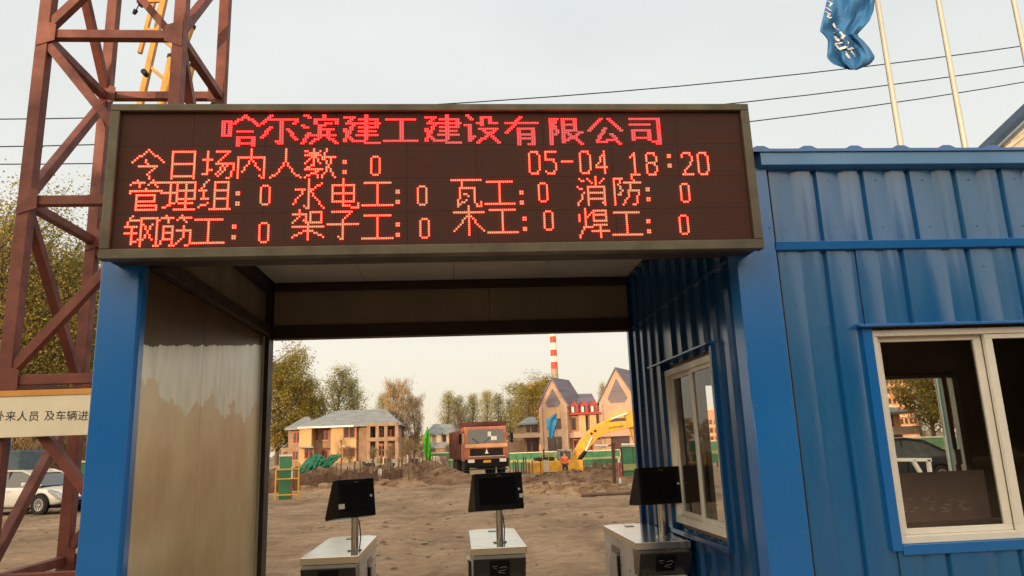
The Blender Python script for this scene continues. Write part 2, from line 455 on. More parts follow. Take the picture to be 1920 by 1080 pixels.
def sliding_window(root, axis, a0, a1, z0, z1, d, sashes, fw=0.05, depth=0.06, name='window'):
    """frame as child, panes and sashes as its sub-parts; 'axis' along wall, d = outer plane, inward +"""
    def bx(mb, p0, p1, q0, q1, zz0, zz1):
        if axis == 'x': mb.box(p0, p1, q0, q1, zz0, zz1)
        else: mb.box(q0, q1, p0, p1, zz0, zz1)
    f = MB()
    bx(f, a0, a1, d, d + depth, z1 - fw, z1); bx(f, a0, a1, d, d + depth, z0, z0 + fw * 1.1)
    bx(f, a0, a0 + fw, d + .001, d + depth, z0 + fw * 1.1, z1 - fw); bx(f, a1 - fw, a1, d + .001, d + depth, z0 + fw * 1.1, z1 - fw)
    fr = f.build(name, PVC, root, bevel=0.003)
    for (s0, s1, off) in sashes:
        s_ = MB(); w_ = 0.042
        q0 = d + off; q1 = q0 + 0.022
        b0, b1 = z0 + fw * 1.1, z1 - fw
        bx(s_, s0, s1, q0, q1, b1 - w_ * .6, b1 - .001); bx(s_, s0, s1, q0, q1, b0 + .001, b0 + w_ * .7)
        bx(s_, s0, s0 + w_, q0, q1, b0 + w_ * .7, b1 - w_ * .6); bx(s_, s1 - w_, s1, q0, q1, b0 + w_ * .7, b1 - w_ * .6)
        s_.build('sash', PVC, fr, bevel=0.002)
        p_ = MB(); qq = q0 + 0.011
        if axis == 'x': p_.quad((s0 + w_, qq, b0 + w_ * .7), (s1 - w_, qq, b0 + w_ * .7), (s1 - w_, qq, b1 - w_ * .6), (s0 + w_, qq, b1 - w_ * .6))
        else: p_.quad((qq, s1 - w_, b0 + w_ * .7), (qq, s0 + w_, b0 + w_ * .7), (qq, s0 + w_, b1 - w_ * .6), (qq, s1 - w_, b1 - w_ * .6))
        p_.build('pane', GLASS, fr, fixn=False)
    return fr
sliding_window(gh, 'x', WX0 + .025, WX1, WZ0, WZ1, 3.50, [(2.115, 2.70, 0.034), (2.70, 3.16, 0.008), (3.12, 3.63, 0.034)], fw=0.032)
# blue window surround and hood
MB().box(2.045, WX0 + .024, 3.484, 3.53, WZ0 - .03, 2.17).box(WX1, WX1 + .05, 3.484, 3.53, WZ0 - .03, 2.17).box(WX0 + .024, WX1, 3.484, 3.53, WZ0 - .05, WZ0 - .001).build('window_surround', BLUE, gh, bevel=.003)
MB().prism([(3.455, 2.172), (3.455, 2.182), (3.52, 2.200), (3.52, 2.185)], 'x', 2.02, WX1 + .08).build('window_hood', BLUE, gh, bevel=.001)
sliding_window(gh, 'y', SY0, SY1, SZ0, SZ1, 1.425, [(3.995, 4.42, 0.012), (4.40, 4.895, 0.034)], fw=0.04)
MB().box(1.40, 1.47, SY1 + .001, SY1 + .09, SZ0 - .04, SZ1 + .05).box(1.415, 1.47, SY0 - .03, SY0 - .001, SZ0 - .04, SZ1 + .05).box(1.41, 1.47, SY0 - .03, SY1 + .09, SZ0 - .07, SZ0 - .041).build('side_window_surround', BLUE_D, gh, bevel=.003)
MB().prism([(1.385, 2.168), (1.385, 2.178), (1.46, 2.196), (1.46, 2.182)], 'y', 3.93, 5.20).build('side_window_hood', BLUE, gh, bevel=.001)
# rear window (aluminium) seen through the front one
ALU = mat('grey_aluminium', (0.55, 0.50, 0.42), 0.45, metal=0.4, var=0.2)
f = MB().box(BX0, BX1, 5.79, 5.85, BZ1 - .03, BZ1).box(BX0, BX1, 5.79, 5.85, BZ0, BZ0 + .04).box(BX0, BX0 + .04, 5.79, 5.85, BZ0 + .04, BZ1 - .03).box(BX1 - .05, BX1, 5.79, 5.85, BZ0 + .04, BZ1 - .03)
rw = f.build('rear_window', ALU, gh, bevel=.003)
MB().box(BX1 - .16, BX1 - .12, 5.76, 5.788, BZ0 + .04, BZ1 - .03).box(BX1 - .165, BX1 - .11, 5.74, 5.76, 1.38, 1.50).build('sash', ALU, rw, bevel=.002)
sc_ = MB()
a = 1.72
while a < 6.5:
    for z_ in (2.70, 2.96, 2.30 if (a < WX0 - .1 or a > WX1 + .1) else 2.48, 1.6, .9):
        if z_ < 2.2 and WX0 - .08 < a < WX1 + .08: continue
        sc_.tube([(a, 3.4935, z_), (a, 3.4905, z_)], .0038, 6)
    a += .26
for z_ in [0.3 + .3 * k for k in range(9)]:
    for x_ in (1.455, 1.622): sc_.tube([(x_, 3.4785, z_), (x_, 3.4745, z_)], .005, 6)
sc_.build('sheet_screws', mat('zinc_screw', (.12, .17, .25), .5, metal=.3), gh, kind='stuff')
# ------------------------------------------------------------------ desk with pale brush marks on its raised back panel
dk = thing('reception_desk', 'brown reception desk with pale brush marks seen through the front window', 'desk', (3.2, 4.8, 0.07))
DESK = mat('brown_laminate', (0.70, 0.52, 0.46), 0.35, var=0.2, scale=3)
MB().box(2.3, 4.4, 4.6, 5.3, 0.98, 1.01).build('desk_top', DESK, dk, bevel=.004)
MB().box(2.35, 4.35, 4.64, 4.67, 0.075, 0.98).build('front_panel', DESK, dk, bevel=.003)
MB().box(2.35, 2.39, 4.67, 5.28, 0.075, 0.98).build('side_panel', DESK, dk, bevel=.003)
MB().box(4.31, 4.35, 4.67, 5.28, 0.075, 0.98).build('side_panel', DESK, dk, bevel=.003)
MB().prism([(5.27, 1.01), (5.30, 1.01), (5.30, 1.32), (5.27, 1.36)], 'x', 2.35, 3.87).build('back_panel', DESK, dk, bevel=.003)
MARK = mat('pale_brush_mark', (0.92, 0.90, 0.85), 0.5)
m_ = MB(); rs = random.Random(12)
for k in range(6):
    cx, cz = 2.98 + k * 0.135, 1.14 - k * 0.006
    for j in range(7):
        x_, z_ = cx + rs.uniform(-.045, .045), cz + rs.uniform(-.045, .045); an = rs.uniform(-.5, .9); L = rs.uniform(.012, .032); bend = rs.uniform(-.6, .6)
        p0_ = Vector((x_, 5.266, z_)); p1_ = p0_ + Vector((math.cos(an) * L, 0, math.sin(an) * L)); p2_ = p1_ + Vector((math.cos(an + bend) * L, 0, math.sin(an + bend) * L))
        m_.tube([p0_, p1_, p2_], [.006, .004, .0015], 5)
m_.build('brush_marks', MARK, dk, kind='stuff')

# ------------------------------------------------------------------ gate passage
gt = thing('entrance_passage', 'entrance passage with blue left column, stained steel side wall and panelled ceiling', 'gateway', (-1.5, 3.5, 0))
MB().prism([(-1.665, 3.478), (-1.492, 3.478), (-1.478, 3.50), (-1.478, 3.56), (-1.50, 3.56), (-1.50, 3.52), (-1.665, 3.52)], 'z', 0.05, 2.60).build('left_column', BLUE, gt, bevel=0.004)
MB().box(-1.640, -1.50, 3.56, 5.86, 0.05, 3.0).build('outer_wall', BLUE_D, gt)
# stained side wall: two steel sheets with remains of a protective film
fm = bpy.data.materials.new('stained_steel_sheet'); fm.use_nodes = True
t = fm.node_tree; b = t.nodes['Principled BSDF']
geo = t.nodes.new('ShaderNodeNewGeometry'); sp = t.nodes.new('ShaderNodeSeparateXYZ'); t.links.new(geo.outputs['Position'], sp.inputs[0])
def math_(op, a, b_=None, clamp=False):
    n = t.nodes.new('ShaderNodeMath'); n.operation = op; n.use_clamp = clamp
    for i, v in enumerate((a, b_)):
        if v is None: continue
        if isinstance(v, (int, float)): n.inputs[i].default_value = v
        else: t.links.new(v, n.inputs[i])
    return n.outputs[0]
def noise_(scale, st, det=5):
    mp = t.nodes.new('ShaderNodeMapping'); mp.inputs['Scale'].default_value = st; t.links.new(geo.outputs['Position'], mp.inputs[0])
    n = N('ShaderNodeTexNoise', Scale=scale, Detail=float(det), Roughness=0.6); t.links.new(mp.outputs[0], n.inputs[0]); return n.outputs[0]
nA = noise_(3.0, (1, 1, 1)); nB = noise_(7.0, (1, 1.8, 0.45)); nC = noise_(2.2, (1, 1.3, 1)); nD = noise_(30, (1, 1, 0.15), 4)
def step_(v, edge, width):
    r = t.nodes.new('ShaderNodeMapRange'); r.inputs[1].default_value = edge - width; r.inputs[2].default_value = edge + width
    t.links.new(v, r.inputs[0]); return r.outputs[0]
zz = sp.outputs[2]
zs_ = math_('SUBTRACT', zz, math_('MULTIPLY', math_('SUBTRACT', sp.outputs[1], 3.5), 0.142))
film_top = step_(math_('ADD', zs_, math_('MULTIPLY', math_('SUBTRACT', nB, 0.5), 0.05)), 2.176, 0.003)     # 1 above the film
low = step_(math_('ADD', zz, math_('MULTIPLY', math_('SUBTRACT', nA, 0.5), 0.75)), 1.97, 0.012)             # 1 = whitish band, 0 = tan below
def mixc(f, a, b_):
    m = t.nodes.new('ShaderNodeMix'); m.data_type = 'RGBA'; t.links.new(f, m.inputs[0])
    for i, v in ((6, a), (7, b_)):
        if isinstance(v, tuple): m.inputs[i].default_value = (*v, 1)
        else: t.links.new(v, m.inputs[i])
    return m.outputs[2]
tan = mixc(step_(nC, 0.5, 0.14), (0.72, 0.60, 0.38), (0.60, 0.45, 0.25))
tan = mixc(math_('MULTIPLY', step_(nD, 0.56, 0.1), 0.12), tan, (0.76, 0.68, 0.50))
wh = mixc(step_(nB, 0.52, 0.12), (0.86, 0.86, 0.72), (0.70, 0.70, 0.60))
ceil_refl = mixc(step_(nC, 0.5, 0.2), (0.12, 0.068, 0.028), (0.09, 0.05, 0.02))  # bare steel above the film: dark brown ceiling reflection put into its colour
colr = mixc(film_top, mixc(low, tan, wh), ceil_refl)
t.links.new(colr, b.inputs['Base Color'])
rg = t.nodes.new('ShaderNodeMix'); t.links.new(film_top, rg.inputs[0]); rg.inputs[2].default_value = 0.34; rg.inputs[3].default_value = 0.45
t.links.new(rg.outputs[0], b.inputs['Roughness'])
b.inputs['Metallic'].default_value = 0.3
bpn = t.nodes.new('ShaderNodeBump'); bpn.inputs['Strength'].default_value = 0.12; bpn.inputs['Distance'].default_value = 0.01
t.links.new(nB, bpn.inputs['Height']); t.links.new(bpn.outputs[0], b.inputs['Normal'])
for (a, b_) in ((3.562, 4.40), (4.404, 5.719)):
    MB().box(-1.498, -1.486, a, b_, 0.06, 2.56).build('steel_sheet', fm, gt, bevel=.001)
MB().box(-1.50, -1.44, 5.72, 5.86, 0.06, 3.028).build('rear_post', BROWN_DK, gt, bevel=.004)
MB().box(-1.485, -1.47, 5.70, 5.719, 0.06, 2.56).build('post_trim', ALU, gt)
MB().box(-1.485, -1.43, 3.56, 5.719, 2.561, 2.64).build('side_rail', BROWN_DK, gt, bevel=.003)
for (a, b_) in ((3.62, 4.6), (4.604, 5.719)):
    MB().box(-1.498, -1.475, a, b_, 2.641, 2.90).build('upper_side_panel', PANEL, gt)
MB().box(-1.485, -1.43, 3.56, 5.719, 2.901, 2.985).build('ceiling_rail', BROWN_DK, gt, bevel=.003)
# rear beam: bottom tube, panels, top tube
MB().box(-1.44, 1.418, 5.78, 5.88, 2.545, 2.65).build('lintel_tube', BROWN_DK, gt, bevel=.004)
for (a, b_) in ((-1.43, 0.28), (0.284, 1.418)):
    MB().box(a, b_, 5.80, 5.86, 2.651, 2.925).build('lintel_panel', PANEL, gt)
MB().box(-1.43, 1.418, 5.77, 5.88, 2.926, 2.99).build('upper_tube', BROWN_DK, gt, bevel=.004)
for i in range(4):
    a = -1.42 + i * 0.71
    MB().box(a, a + .706, 3.56, 5.76, 2.992, 3.004).build('ceiling_board', CEIL, gt)
MB().box(-1.499, 1.418, 5.765, 5.79, 2.991, 3.029).box(-1.499, 1.418, 5.861, 5.875, 2.66, 3.029).build('closing_board', DARK, gt)
MB().box(-1.66, 1.43, 3.44, 5.92, 3.03, 3.07).build('passage_roof', DARK, gt)
MB().box(-1.50, 1.425, 3.50, 3.56, 2.60, 3.03).build('front_header', DARK, gt)
# header tube under the sign with a little lamp bolt
MB().bar((-1.48, 3.60, 2.60), (1.42, 3.60, 2.60), 0.05, 0.03).build('front_tube', BROWN_DK, gt, bevel=.002)

# ------------------------------------------------------------------ LED sign
sg = thing('led_sign', 'long brown LED display board with lit red Chinese characters above the passage', 'sign', (-0.05, 3.3, 2.555))
SX0, SX1, SZ_0, SZ_1, SY = -1.60, 1.502, 2.545, 3.305, 3.30
MB().box(SX0 + .01, SX1 - .01, SY + .05, 3.478, SZ_0 + .01, SZ_1 - .01).build('housing', DARK, sg, bevel=.004)
fw = 0.043
for nm, (x0, x1, z0, z1) in {'t': (SX0, SX1, SZ_1 - .036, SZ_1), 'b': (SX0, SX1, SZ_0, SZ_0 + .047), 'l': (SX0, SX0 + fw, SZ_0 + .0471, SZ_1 - .0361), 'r': (SX1 - fw, SX1, SZ_0 + .0471, SZ_1 - .0361)}.items():
    MB().box(x0, x1, SY, SY + .055, z0, z1).build('frame_bar', TRIM, sg, bevel=.004)
LX0, LX1, LZ0, LZ1 = -1.555, 1.457, 2.594, 3.267
NC, NR = 300, 66
PX_, PZ_ = (LX1 - LX0) / NC, (LZ1 - LZ0) / NR
# module face: dark louvred plastic with rows of unlit lamps
lm = bpy.data.materials.new('led_module_face'); lm.use_nodes = True
t = lm.node_tree; b = t.nodes['Principled BSDF']
tcn = t.nodes.new('ShaderNodeTexCoord'); mpn = t.nodes.new('ShaderNodeMapping'); mpn.inputs['Scale'].default_value = (1 / PX_, 1, 1 / PZ_)
t.links.new(tcn.outputs['Object'], mpn.inputs[0]); spn = t.nodes.new('ShaderNodeSeparateXYZ'); t.links.new(mpn.outputs[0], spn.inputs[0])
fx = math_('ABSOLUTE', math_('SUBTRACT', math_('FRACT', spn.outputs[0]), 0.5)); fz = math_('ABSOLUTE', math_('SUBTRACT', math_('FRACT', spn.outputs[2]), 0.5))
lampm = math_('MULTIPLY', math_('LESS_THAN', fx, 0.27), math_('LESS_THAN', fz, 0.27))
louv = math_('GREATER_THAN', fz, 0.40)
nzm = N('ShaderNodeTexNoise', Scale=3.0, Detail=3.0); t.links.new(tcn.outputs['Object'], nzm.inputs[0])
base = mixc(lampm, (0.050, 0.021, 0.017), (0.085, 0.030, 0.022))
base = mixc(louv, base, (0.032, 0.015, 0.012))
t.links.new(base, b.inputs['Base Color']); b.inputs['Roughness'].default_value = 0.75; b.inputs['Specular IOR Level'].default_value = 0.25
first = None
for r_ in range(4):
    for c_ in range(9):
        mw, mh = (LX1 - LX0) / 9, (LZ1 - LZ0) / 4
        loc = Vector((LX0 + c_ * mw, SY + .022, LZ0 + r_ * mh)) - Vector(sg.location)
        if first is None:
            first = MB().box(0.0005, mw - .0005, 0, .02, 0.0005, mh - .0005).build('led_module', lm, sg, world=False)
            first.location = loc
        else:
            o = inst(first, 'led_module', sg, loc)
# glyphs drawn as strokes on a dot grid (x,y hex digits, y down)
GL = {
'今': '7006 70e6 6577 38b8 b87c 7c8e', '日': '212e 21c1 c1ce 27c7 2dcd', '场': '0545 212c 0c4a 61c1 c167 67e7 e7dd ddbe a76c c77d',
'内': '141e 14d4 d4de debd 7075 753b 75ba', '人': '7076 763c 3c0e 76bc bcee', '数': '4047 0373 0132 7152 4307 4377 4819 195b 5b6e 0a8a 7a0e a085 94e4 d48e 95ee',
'管': '3002 2161 4243 a082 91e1 b2c3 7475 05e5 0506 e5e6 373e 37b7 b7ba 3aba 3ccc ccce 3ece', '理': '0151 0656 313c 0d5b 616a 61e1 e1e9 65e5 69e9 a1ae 7bdb 5eee',
'组': '4005 0535 3519 1949 0d4b 717e 71d1 d1de 75d5 79d9 5eee', '水': '707e 7e5d 1555 550c d276 75ee', '电': '232b 23c3 c3cb 27c7 2bcb 707d 7dee eeec',
'工': '12d2 727d 0ded', '瓦': '01e1 513e 3e7b 45b5 b5bc bcce ceee eeec 6889', '消': '1132 0526 0e38 9095 5173 d1b3 555e 55d5 d5de decd 58d8 5bdb',
'防': '111e 1151 5134 3457 5749 4939 a0b2 63e3 938a 8a5e 87d7 d7cd cdae', '钢': '3005 2262 1555 0858 353d 3d6b 717e 71e1 e1ee eede 84cb c48b',
'筋': '3002 2161 4243 a082 91e1 b2c3 252b 2b0e 2565 656e 6e5e 2868 2b6b 87e7 e7ed edce b5ba ba7e', '架': '0262 6266 6655 3033 3306 8186 81d1 d1d6 86d6 08e8 767e 790d 79ed',
'子': '21b1 b175 757e 7e5d 07e7', '木': '707e 03e3 740c 74ec', '焊': '3037 370e 0306 6244 3969 7176 71d1 d1d6 73d3 76d6 78d8 6beb a8ae',
':': '2737 2838 2c3c 2d3d',
'0': '1040 4052 5259 594b 4b1b 1b09 0902 0210', '1': '0220 202b 0b4b', '2': '0210 1040 4052 5254 540b 0b5b', '4': '4008 0858 404b',
'5': '5000 0004 0444 4456 5659 594b 4b1b 1b0a', '8': '1040 4052 5254 5445 4515 1504 0402 0210 4557 5759 594b 4b1b 1b09 0907 0715', '-': '0555',
'o': '1030 3042 4247 4739 3919 1907 0702 0210',
}
GT = {
'哈': '131a 1343 434a 1a4a a054 a0f5 78d8 7b7f 7bdb dbdf 7ede', '尔': '4004 32e2 e2d4 828e 8e6d 460b b7ec', '滨': '1031 0526 0e39 9092 52e2 5254 e2e4 c475 757a 77d7 b7ba 4aea 7b4e bbee',
'建': '0141 4114 1444 440d 071a 1a4d 4dee 62d2 d2d6 54f4 66d6 68d8 5aea 909c', '工': '12d2 727d 0ded', '设': '1032 0525 252d 2d4b 7175 7554 71b1 b1b4 b4e4 67d7 d75e 77ee',
'有': '03e3 6008 565e 56c6 c6ce ceae 59c9 5bcb', '限': '111e 1141 4124 2447 4739 616d 61c1 c1c7 64c4 67c7 6d9b e8ba 88ee', '公': '5107 91e7 764c 4dcc a9de', '司': '11d1 d1de debd 14a4 272c 2797 979c 2b9b',
}
def line(a, b):
    n = max(abs(a[0] - b[0]), abs(a[1] - b[1]), 1)
    return {(round(a[0] + (b[0] - a[0]) * i / n), round(a[1] + (b[1] - a[1]) * i / n)) for i in range(n + 1)}
def dots(ch, title=False):
    D = set()
    for s_ in (GT if title else GL)[ch].split():
        a = (int(s_[0], 16), int(s_[1], 16)); b_ = (int(s_[2], 16), int(s_[3], 16))
        if title:
            a = (round(a[0] * 1.12), a[1]); b_ = (round(b_[0] * 1.12), b_[1])
        L = line(a, b_); D |= L
        if title and not (a[1] == b_[1]):
            D |= {(x + 1, y) for x, y in L}
    return D
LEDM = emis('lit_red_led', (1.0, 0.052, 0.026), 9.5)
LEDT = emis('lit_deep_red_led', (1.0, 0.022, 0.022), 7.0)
def put(ch, px, py, title=False, kind=None):
    p = at(px, py, SY)
    c0 = round((p.x - LX0) / PX_); r0 = round((LZ1 - p.z) / PZ_)
    m_ = MB(); hx, hz = PX_ * 0.33, PZ_ * 0.33
    for (x, y) in sorted(dots(ch, title)):
        c, r = c0 + x, r0 + y
        if not (0 <= c < NC and 0 <= r < NR): continue
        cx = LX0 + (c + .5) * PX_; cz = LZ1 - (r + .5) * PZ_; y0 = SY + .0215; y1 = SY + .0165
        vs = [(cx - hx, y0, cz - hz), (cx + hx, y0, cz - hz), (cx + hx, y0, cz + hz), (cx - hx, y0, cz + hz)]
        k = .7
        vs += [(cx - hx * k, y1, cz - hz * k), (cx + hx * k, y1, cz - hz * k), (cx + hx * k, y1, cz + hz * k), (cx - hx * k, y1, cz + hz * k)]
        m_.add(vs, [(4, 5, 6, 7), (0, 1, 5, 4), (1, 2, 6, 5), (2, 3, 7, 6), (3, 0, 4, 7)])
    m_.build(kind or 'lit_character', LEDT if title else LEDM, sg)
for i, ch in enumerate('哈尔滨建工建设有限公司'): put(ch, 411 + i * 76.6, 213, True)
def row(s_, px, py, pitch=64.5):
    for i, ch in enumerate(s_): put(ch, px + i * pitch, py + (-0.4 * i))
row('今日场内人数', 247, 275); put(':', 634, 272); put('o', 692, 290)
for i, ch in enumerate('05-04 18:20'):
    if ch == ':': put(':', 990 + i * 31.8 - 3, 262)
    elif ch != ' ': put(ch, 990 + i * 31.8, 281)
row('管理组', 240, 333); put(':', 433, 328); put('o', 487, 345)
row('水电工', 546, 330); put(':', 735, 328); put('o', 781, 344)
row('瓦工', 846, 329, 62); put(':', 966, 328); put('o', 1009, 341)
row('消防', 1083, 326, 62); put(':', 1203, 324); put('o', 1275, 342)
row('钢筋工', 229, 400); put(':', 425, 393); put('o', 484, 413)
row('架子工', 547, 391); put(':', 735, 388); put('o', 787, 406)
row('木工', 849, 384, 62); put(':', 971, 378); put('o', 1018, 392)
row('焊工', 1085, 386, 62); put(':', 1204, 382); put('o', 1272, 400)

# ------------------------------------------------------------------ turnstiles with face terminals
ACR = mat('smoky_acrylic', (0.45, 0.45, 0.43), 0.15, rvar=.03)
def turnstile(label, x, y, rz, head_rz, head_dx):
    t_ = thing('turnstile', label, 'turnstile', (x, y, 0.05), rz, 'turnstiles across the passage')
    W, L, H_ = 0.32, 1.12, 1.0
    h = W / 2
    # local: front (towards the street) at y=0, runs to +L
    MB().box(-h, h, 0.20, L, 0.0, H_ - .045).build('cabinet', WHITEP if False else CAB, t_, world=False, bevel=.006)
    MB().box(-h + .02, h - .02, 0.08, 0.199, 0.0, 0.74).build('nose_cabinet', CAB, t_, world=False, bevel=.006)
    # top plate with chamfered corners
    c = 0.05
    MB().prism([(-h - .012, 0.05), (h + .012, 0.05), (h + .012, L - c), (h - c, L + .01), (-h + c, L + .01), (-h - .012, L - c)], 'z', H_ - .044, H_).build('top_plate', STEEL, t_, world=False, bevel=.003)
    # sloped nose panel
    MB().prism([(0.045, H_ - .045), (0.0, H_ - .06), (0.075, 0.80), (0.19, 0.80), (0.19, H_ - .045)], 'x', -h, h).build('nose_panel', STEEL_D, t_, world=False, bevel=.003)
    MB().box(-h + .03, h - .03, 0.03, 0.075, 0.745, 0.80).build('nose_lip', PVC, t_, world=False, bevel=.004)
    # card reader: tilted dark plate lying on the nose panel
    def on(u, v, off):   # u across, v down the slope
        a = Vector((0, 0.0, H_ - .06)); b_ = Vector((0, 0.075, 0.80)); d = (b_ - a)
        nrm = Vector((0, -d.z, d.y)).normalized() * -1
        nrm = Vector((0, -1, -0.35)).normalized()
        p = a + d * v
        return Vector((u, p.y, p.z)) + nrm * off
    rd = MB()
    vs = [on(-.06, .08, .001), on(.06, .08, .001), on(.06, .8, .001), on(-.06, .8, .001), on(-.055, .12, .012), on(.055, .12, .012), on(.055, .76, .012), on(-.055, .76, .012)]
    rd.add(vs, [(4, 5, 6, 7), (0, 1, 5, 4), (1, 2, 6, 5), (2, 3, 7, 6), (3, 0, 4, 7)])
    rdo = rd.build('card_reader', BLACKG, t_, world=False)
    sy = MB()
    for (u0, v0, u1, v1) in ((-.045, .28, -.015, .28), (-.04, .34, -.02, .40), (-.01, .5, .035, .45), (0, .35, .03, .30), (.03, .30, .045, .38), (-.01, .55, .03, .60)):
        sy.bar(on(u0, v0, .0135), on(u1, v1, .0135), .005, .002)
    sy.build('card_symbol', mat('grey_print', (.25, .24, .22), .6), rdo, world=False)
    # barrier wing
    MB().box(h + .002, h + .02, 0.62, 0.80, 0.55, 0.85).build('barrier_hub', STEEL_D, t_, world=False, bevel=.004)
    MB().box(-h - .02, -h - .002, 0.62, 0.80, 0.55, 0.85).build('barrier_hub', STEEL_D, t_, world=False, bevel=.004)
    for sx in (-1, 1):
        MB().prism([(0.60, .40), (0.82, .40), (0.82, .78), (0.74, .86), (0.60, .86)], 'x', sx * (h + .022), sx * (h + .030)).build('acrylic_wing', ACR, t_, world=False)
        pa = MB()
        for (y0, y1) in ((.26, .56), (.86, 1.08)):
            pa.box(min(sx * (h + .0005), sx * (h + .004)), max(sx * (h + .0005), sx * (h + .004)), y0, y1, .08, H_ - .12)
        pa2 = MB().box(min(sx * (h + .0005), sx * (h + .003)), max(sx * (h + .0005), sx * (h + .003)), .585, .835, .10, H_ - .10)
        pa2.build('slot_panel', STEEL_D, t_, world=False)
        for q in range(2):
            z_ = MB(); z_.v = pa.v[q * 8:q * 8 + 8]; z_.f = pa.f[:6]; z_.build('side_door', CAB, t_, world=False, bevel=.002)
        for (y0, z0) in ((.29, .80), (.53, .80), (.89, .80), (1.05, .80)):
            MB().tube([(sx * (h + .004), y0, z0), (sx * (h + .007), y0, z0)], .008, 8).build('screw', STEEL_D, t_, world=False)
    MB().tube([(head_dx + .028, .31, H_ + .002), (head_dx + .034, .325, H_ + .08), (head_dx + .026, .32, H_ + .16), (head_dx + .01, .33, H_ + .21)], .004, 6).build('cable', BLACKP, t_, world=False, smooth=True)
    MB().box(-.03, .03, .92, 1.0, H_ + .0005, H_ + .003).build('indicator_plate', BLACKG, t_, world=False)
    # pole and terminal
    hy = 0.30
    MB().tube([(head_dx, hy, H_ - .002), (head_dx, hy, H_ + .20)], 0.023, 14).build('terminal_pole', STEEL, t_, world=False, smooth=True)
    MB().tube([(head_dx, hy, H_ + .0005), (head_dx, hy, H_ + .008)], 0.045, 18).build('pole_flange', STEEL, t_, world=False, smooth=True)
    hd = bpy.data.objects.new('face_terminal', None)
    return t_, hd, hy, H_, h
CAB = mat('turnstile_cabinet', (0.68, 0.67, 0.64), 0.35, metal=0.35, var=0.12, scale=3, stretch=(1, 1, .3))
def terminal(t_, dx, hy, H_, rz, w_, h_, d_, tilt):
    # wedge shaped housing, screen at the front; returns the housing mesh with sub-parts
    c, s_ = math.cos(rz), math.sin(rz)
    def T(p):
        y, z = p[1], p[2]
        y2 = y * math.cos(tilt) - z * math.sin(tilt); z2 = y * math.sin(tilt) + z * math.cos(tilt)
        return (dx + p[0] * c - y2 * s_, hy + p[0] * s_ + y2 * c, H_ + .20 + z2)
    def put_(name, mb, m, par, bev=0):
        mb.v = [T(v) for v in mb.v]
        return mb.build(name, m, par, world=False, bevel=bev)
    hw = w_ / 2
    hb = MB().prism([(-.03, 0), (.15, 0.0), (.15, .02), (.02, h_), (-.03, h_)], 'x', -hw, hw)
    ho = put_('face_terminal', hb, BLACKP, t_, .006)
    put_('screen', MB().box(-hw + .03, hw - .05, -.0325, -.031, .035, h_ - .03), BLACKG, ho)
    put_('camera_lens', MB().box(hw - .036, hw - .022, -.035, -.0305, h_ * .5, h_ * .5 + .014), mat('lens_white', (.7, .75, .78), .3), ho)
    put_('name_strip', MB().box(-.01, .02, -.0335, -.0315, h_ - .022, h_ - .017), mat('dim_print', (.12, .12, .12), .5), ho)
    return ho, put_
for lab, (x, y, rz, hrz, dx, kind) in {
    'left turnstile, its black face terminal turned away to the right': (-0.775, 4.60, 0.0, 0.62, 0.115, 0),
    'middle turnstile with black face terminal, standing below the dump truck': (0.242, 4.66, 0.0, 0.28, 0.02, 1),
    'right turnstile beside the guard house wall with black face terminal': (1.245, 4.56, 0.0, 0.22, .07, 2)}.items():
    t_, _, hy, H_, h = turnstile(lab, x, y, rz, 0, dx)
    tw = (0.27, 0.335, 0.31)[kind]
    ho, put_ = terminal(t_, dx, hy, H_, hrz, tw, 0.235, 0.12, R((-8, -6, -3)[kind]))
    if kind == 0:
        put_('paper_label', MB().box(-tw / 2 + .01, -tw / 2 + .05, -.034, -.0312, .055, .085), WHITEP, ho)
    if kind == 1:
        put_('paper_label', MB().box(tw / 2 - .03, tw / 2 - .005, -.034, -.0312, .07, .095), WHITEP, ho)

# ------------------------------------------------------------------ red lattice tower
tw_ = thing('lattice_tower', 'tall red steel lattice tower standing left of the gate', 'tower', (-3.93, 8.75, 0))
TX = (-4.68, -3.16); TY = (8.0, 9.5); LV = [-0.05, 0.55, 2.52, 4.49, 6.52, 8.52, 10.5]
legw = 0.135
for x_ in TX:
    for y_ in TY: MB().box(x_ - legw / 2, x_ + legw / 2, y_ - legw / 2, y_ + legw / 2, 0, 10.6).build('leg', RUST, tw_, bevel=.008)
def brace(a, b_, w_=0.10):
    a = Vector(a); b_ = Vector(b_); d = (b_ - a).normalized(); off = legw * .5 if abs(d.z) < .05 else legw * .35
    MB().bar(a + d * off, b_ - d * off, w_, w_).build('crossbar' if abs(d.z) < .05 else 'diagonal_brace', RUST, tw_, bevel=.005)
for z in LV[1:]:
    brace((TX[0], TY[0], z), (TX[1], TY[0], z), .105); brace((TX[0], TY[1], z), (TX[1], TY[1], z), .105)
    brace((TX[0], TY[0], z - .02), (TX[0], TY[1], z - .02), .10); brace((TX[1], TY[0], z - .02), (TX[1], TY[1], z - .02), .10)
e_ = 0.06
for i in range(len(LV) - 1):
    z0, z1 = LV[i] + e_, LV[i + 1] - e_
    a, b_ = TX; 
    if i % 2 == 1:      # 0.55-2.52, 4.49-6.52
        brace((b_, TY[0], z0), (a, TY[0], z1)); brace((a, TY[1], z0), (b_, TY[1], z1))
        brace((a, TY[0], z0), (a, TY[1], z1), .10); brace((b_, TY[1], z0), (b_, TY[0], z1), .10)
    else:
        brace((a, TY[0], z0), (b_, TY[0], z1)); brace((b_, TY[1], z0), (a, TY[1], z1))
        brace((a, TY[1], z0), (a, TY[0], z1), .10); brace((b_, TY[0], z0), (b_, TY[1], z1), .10)
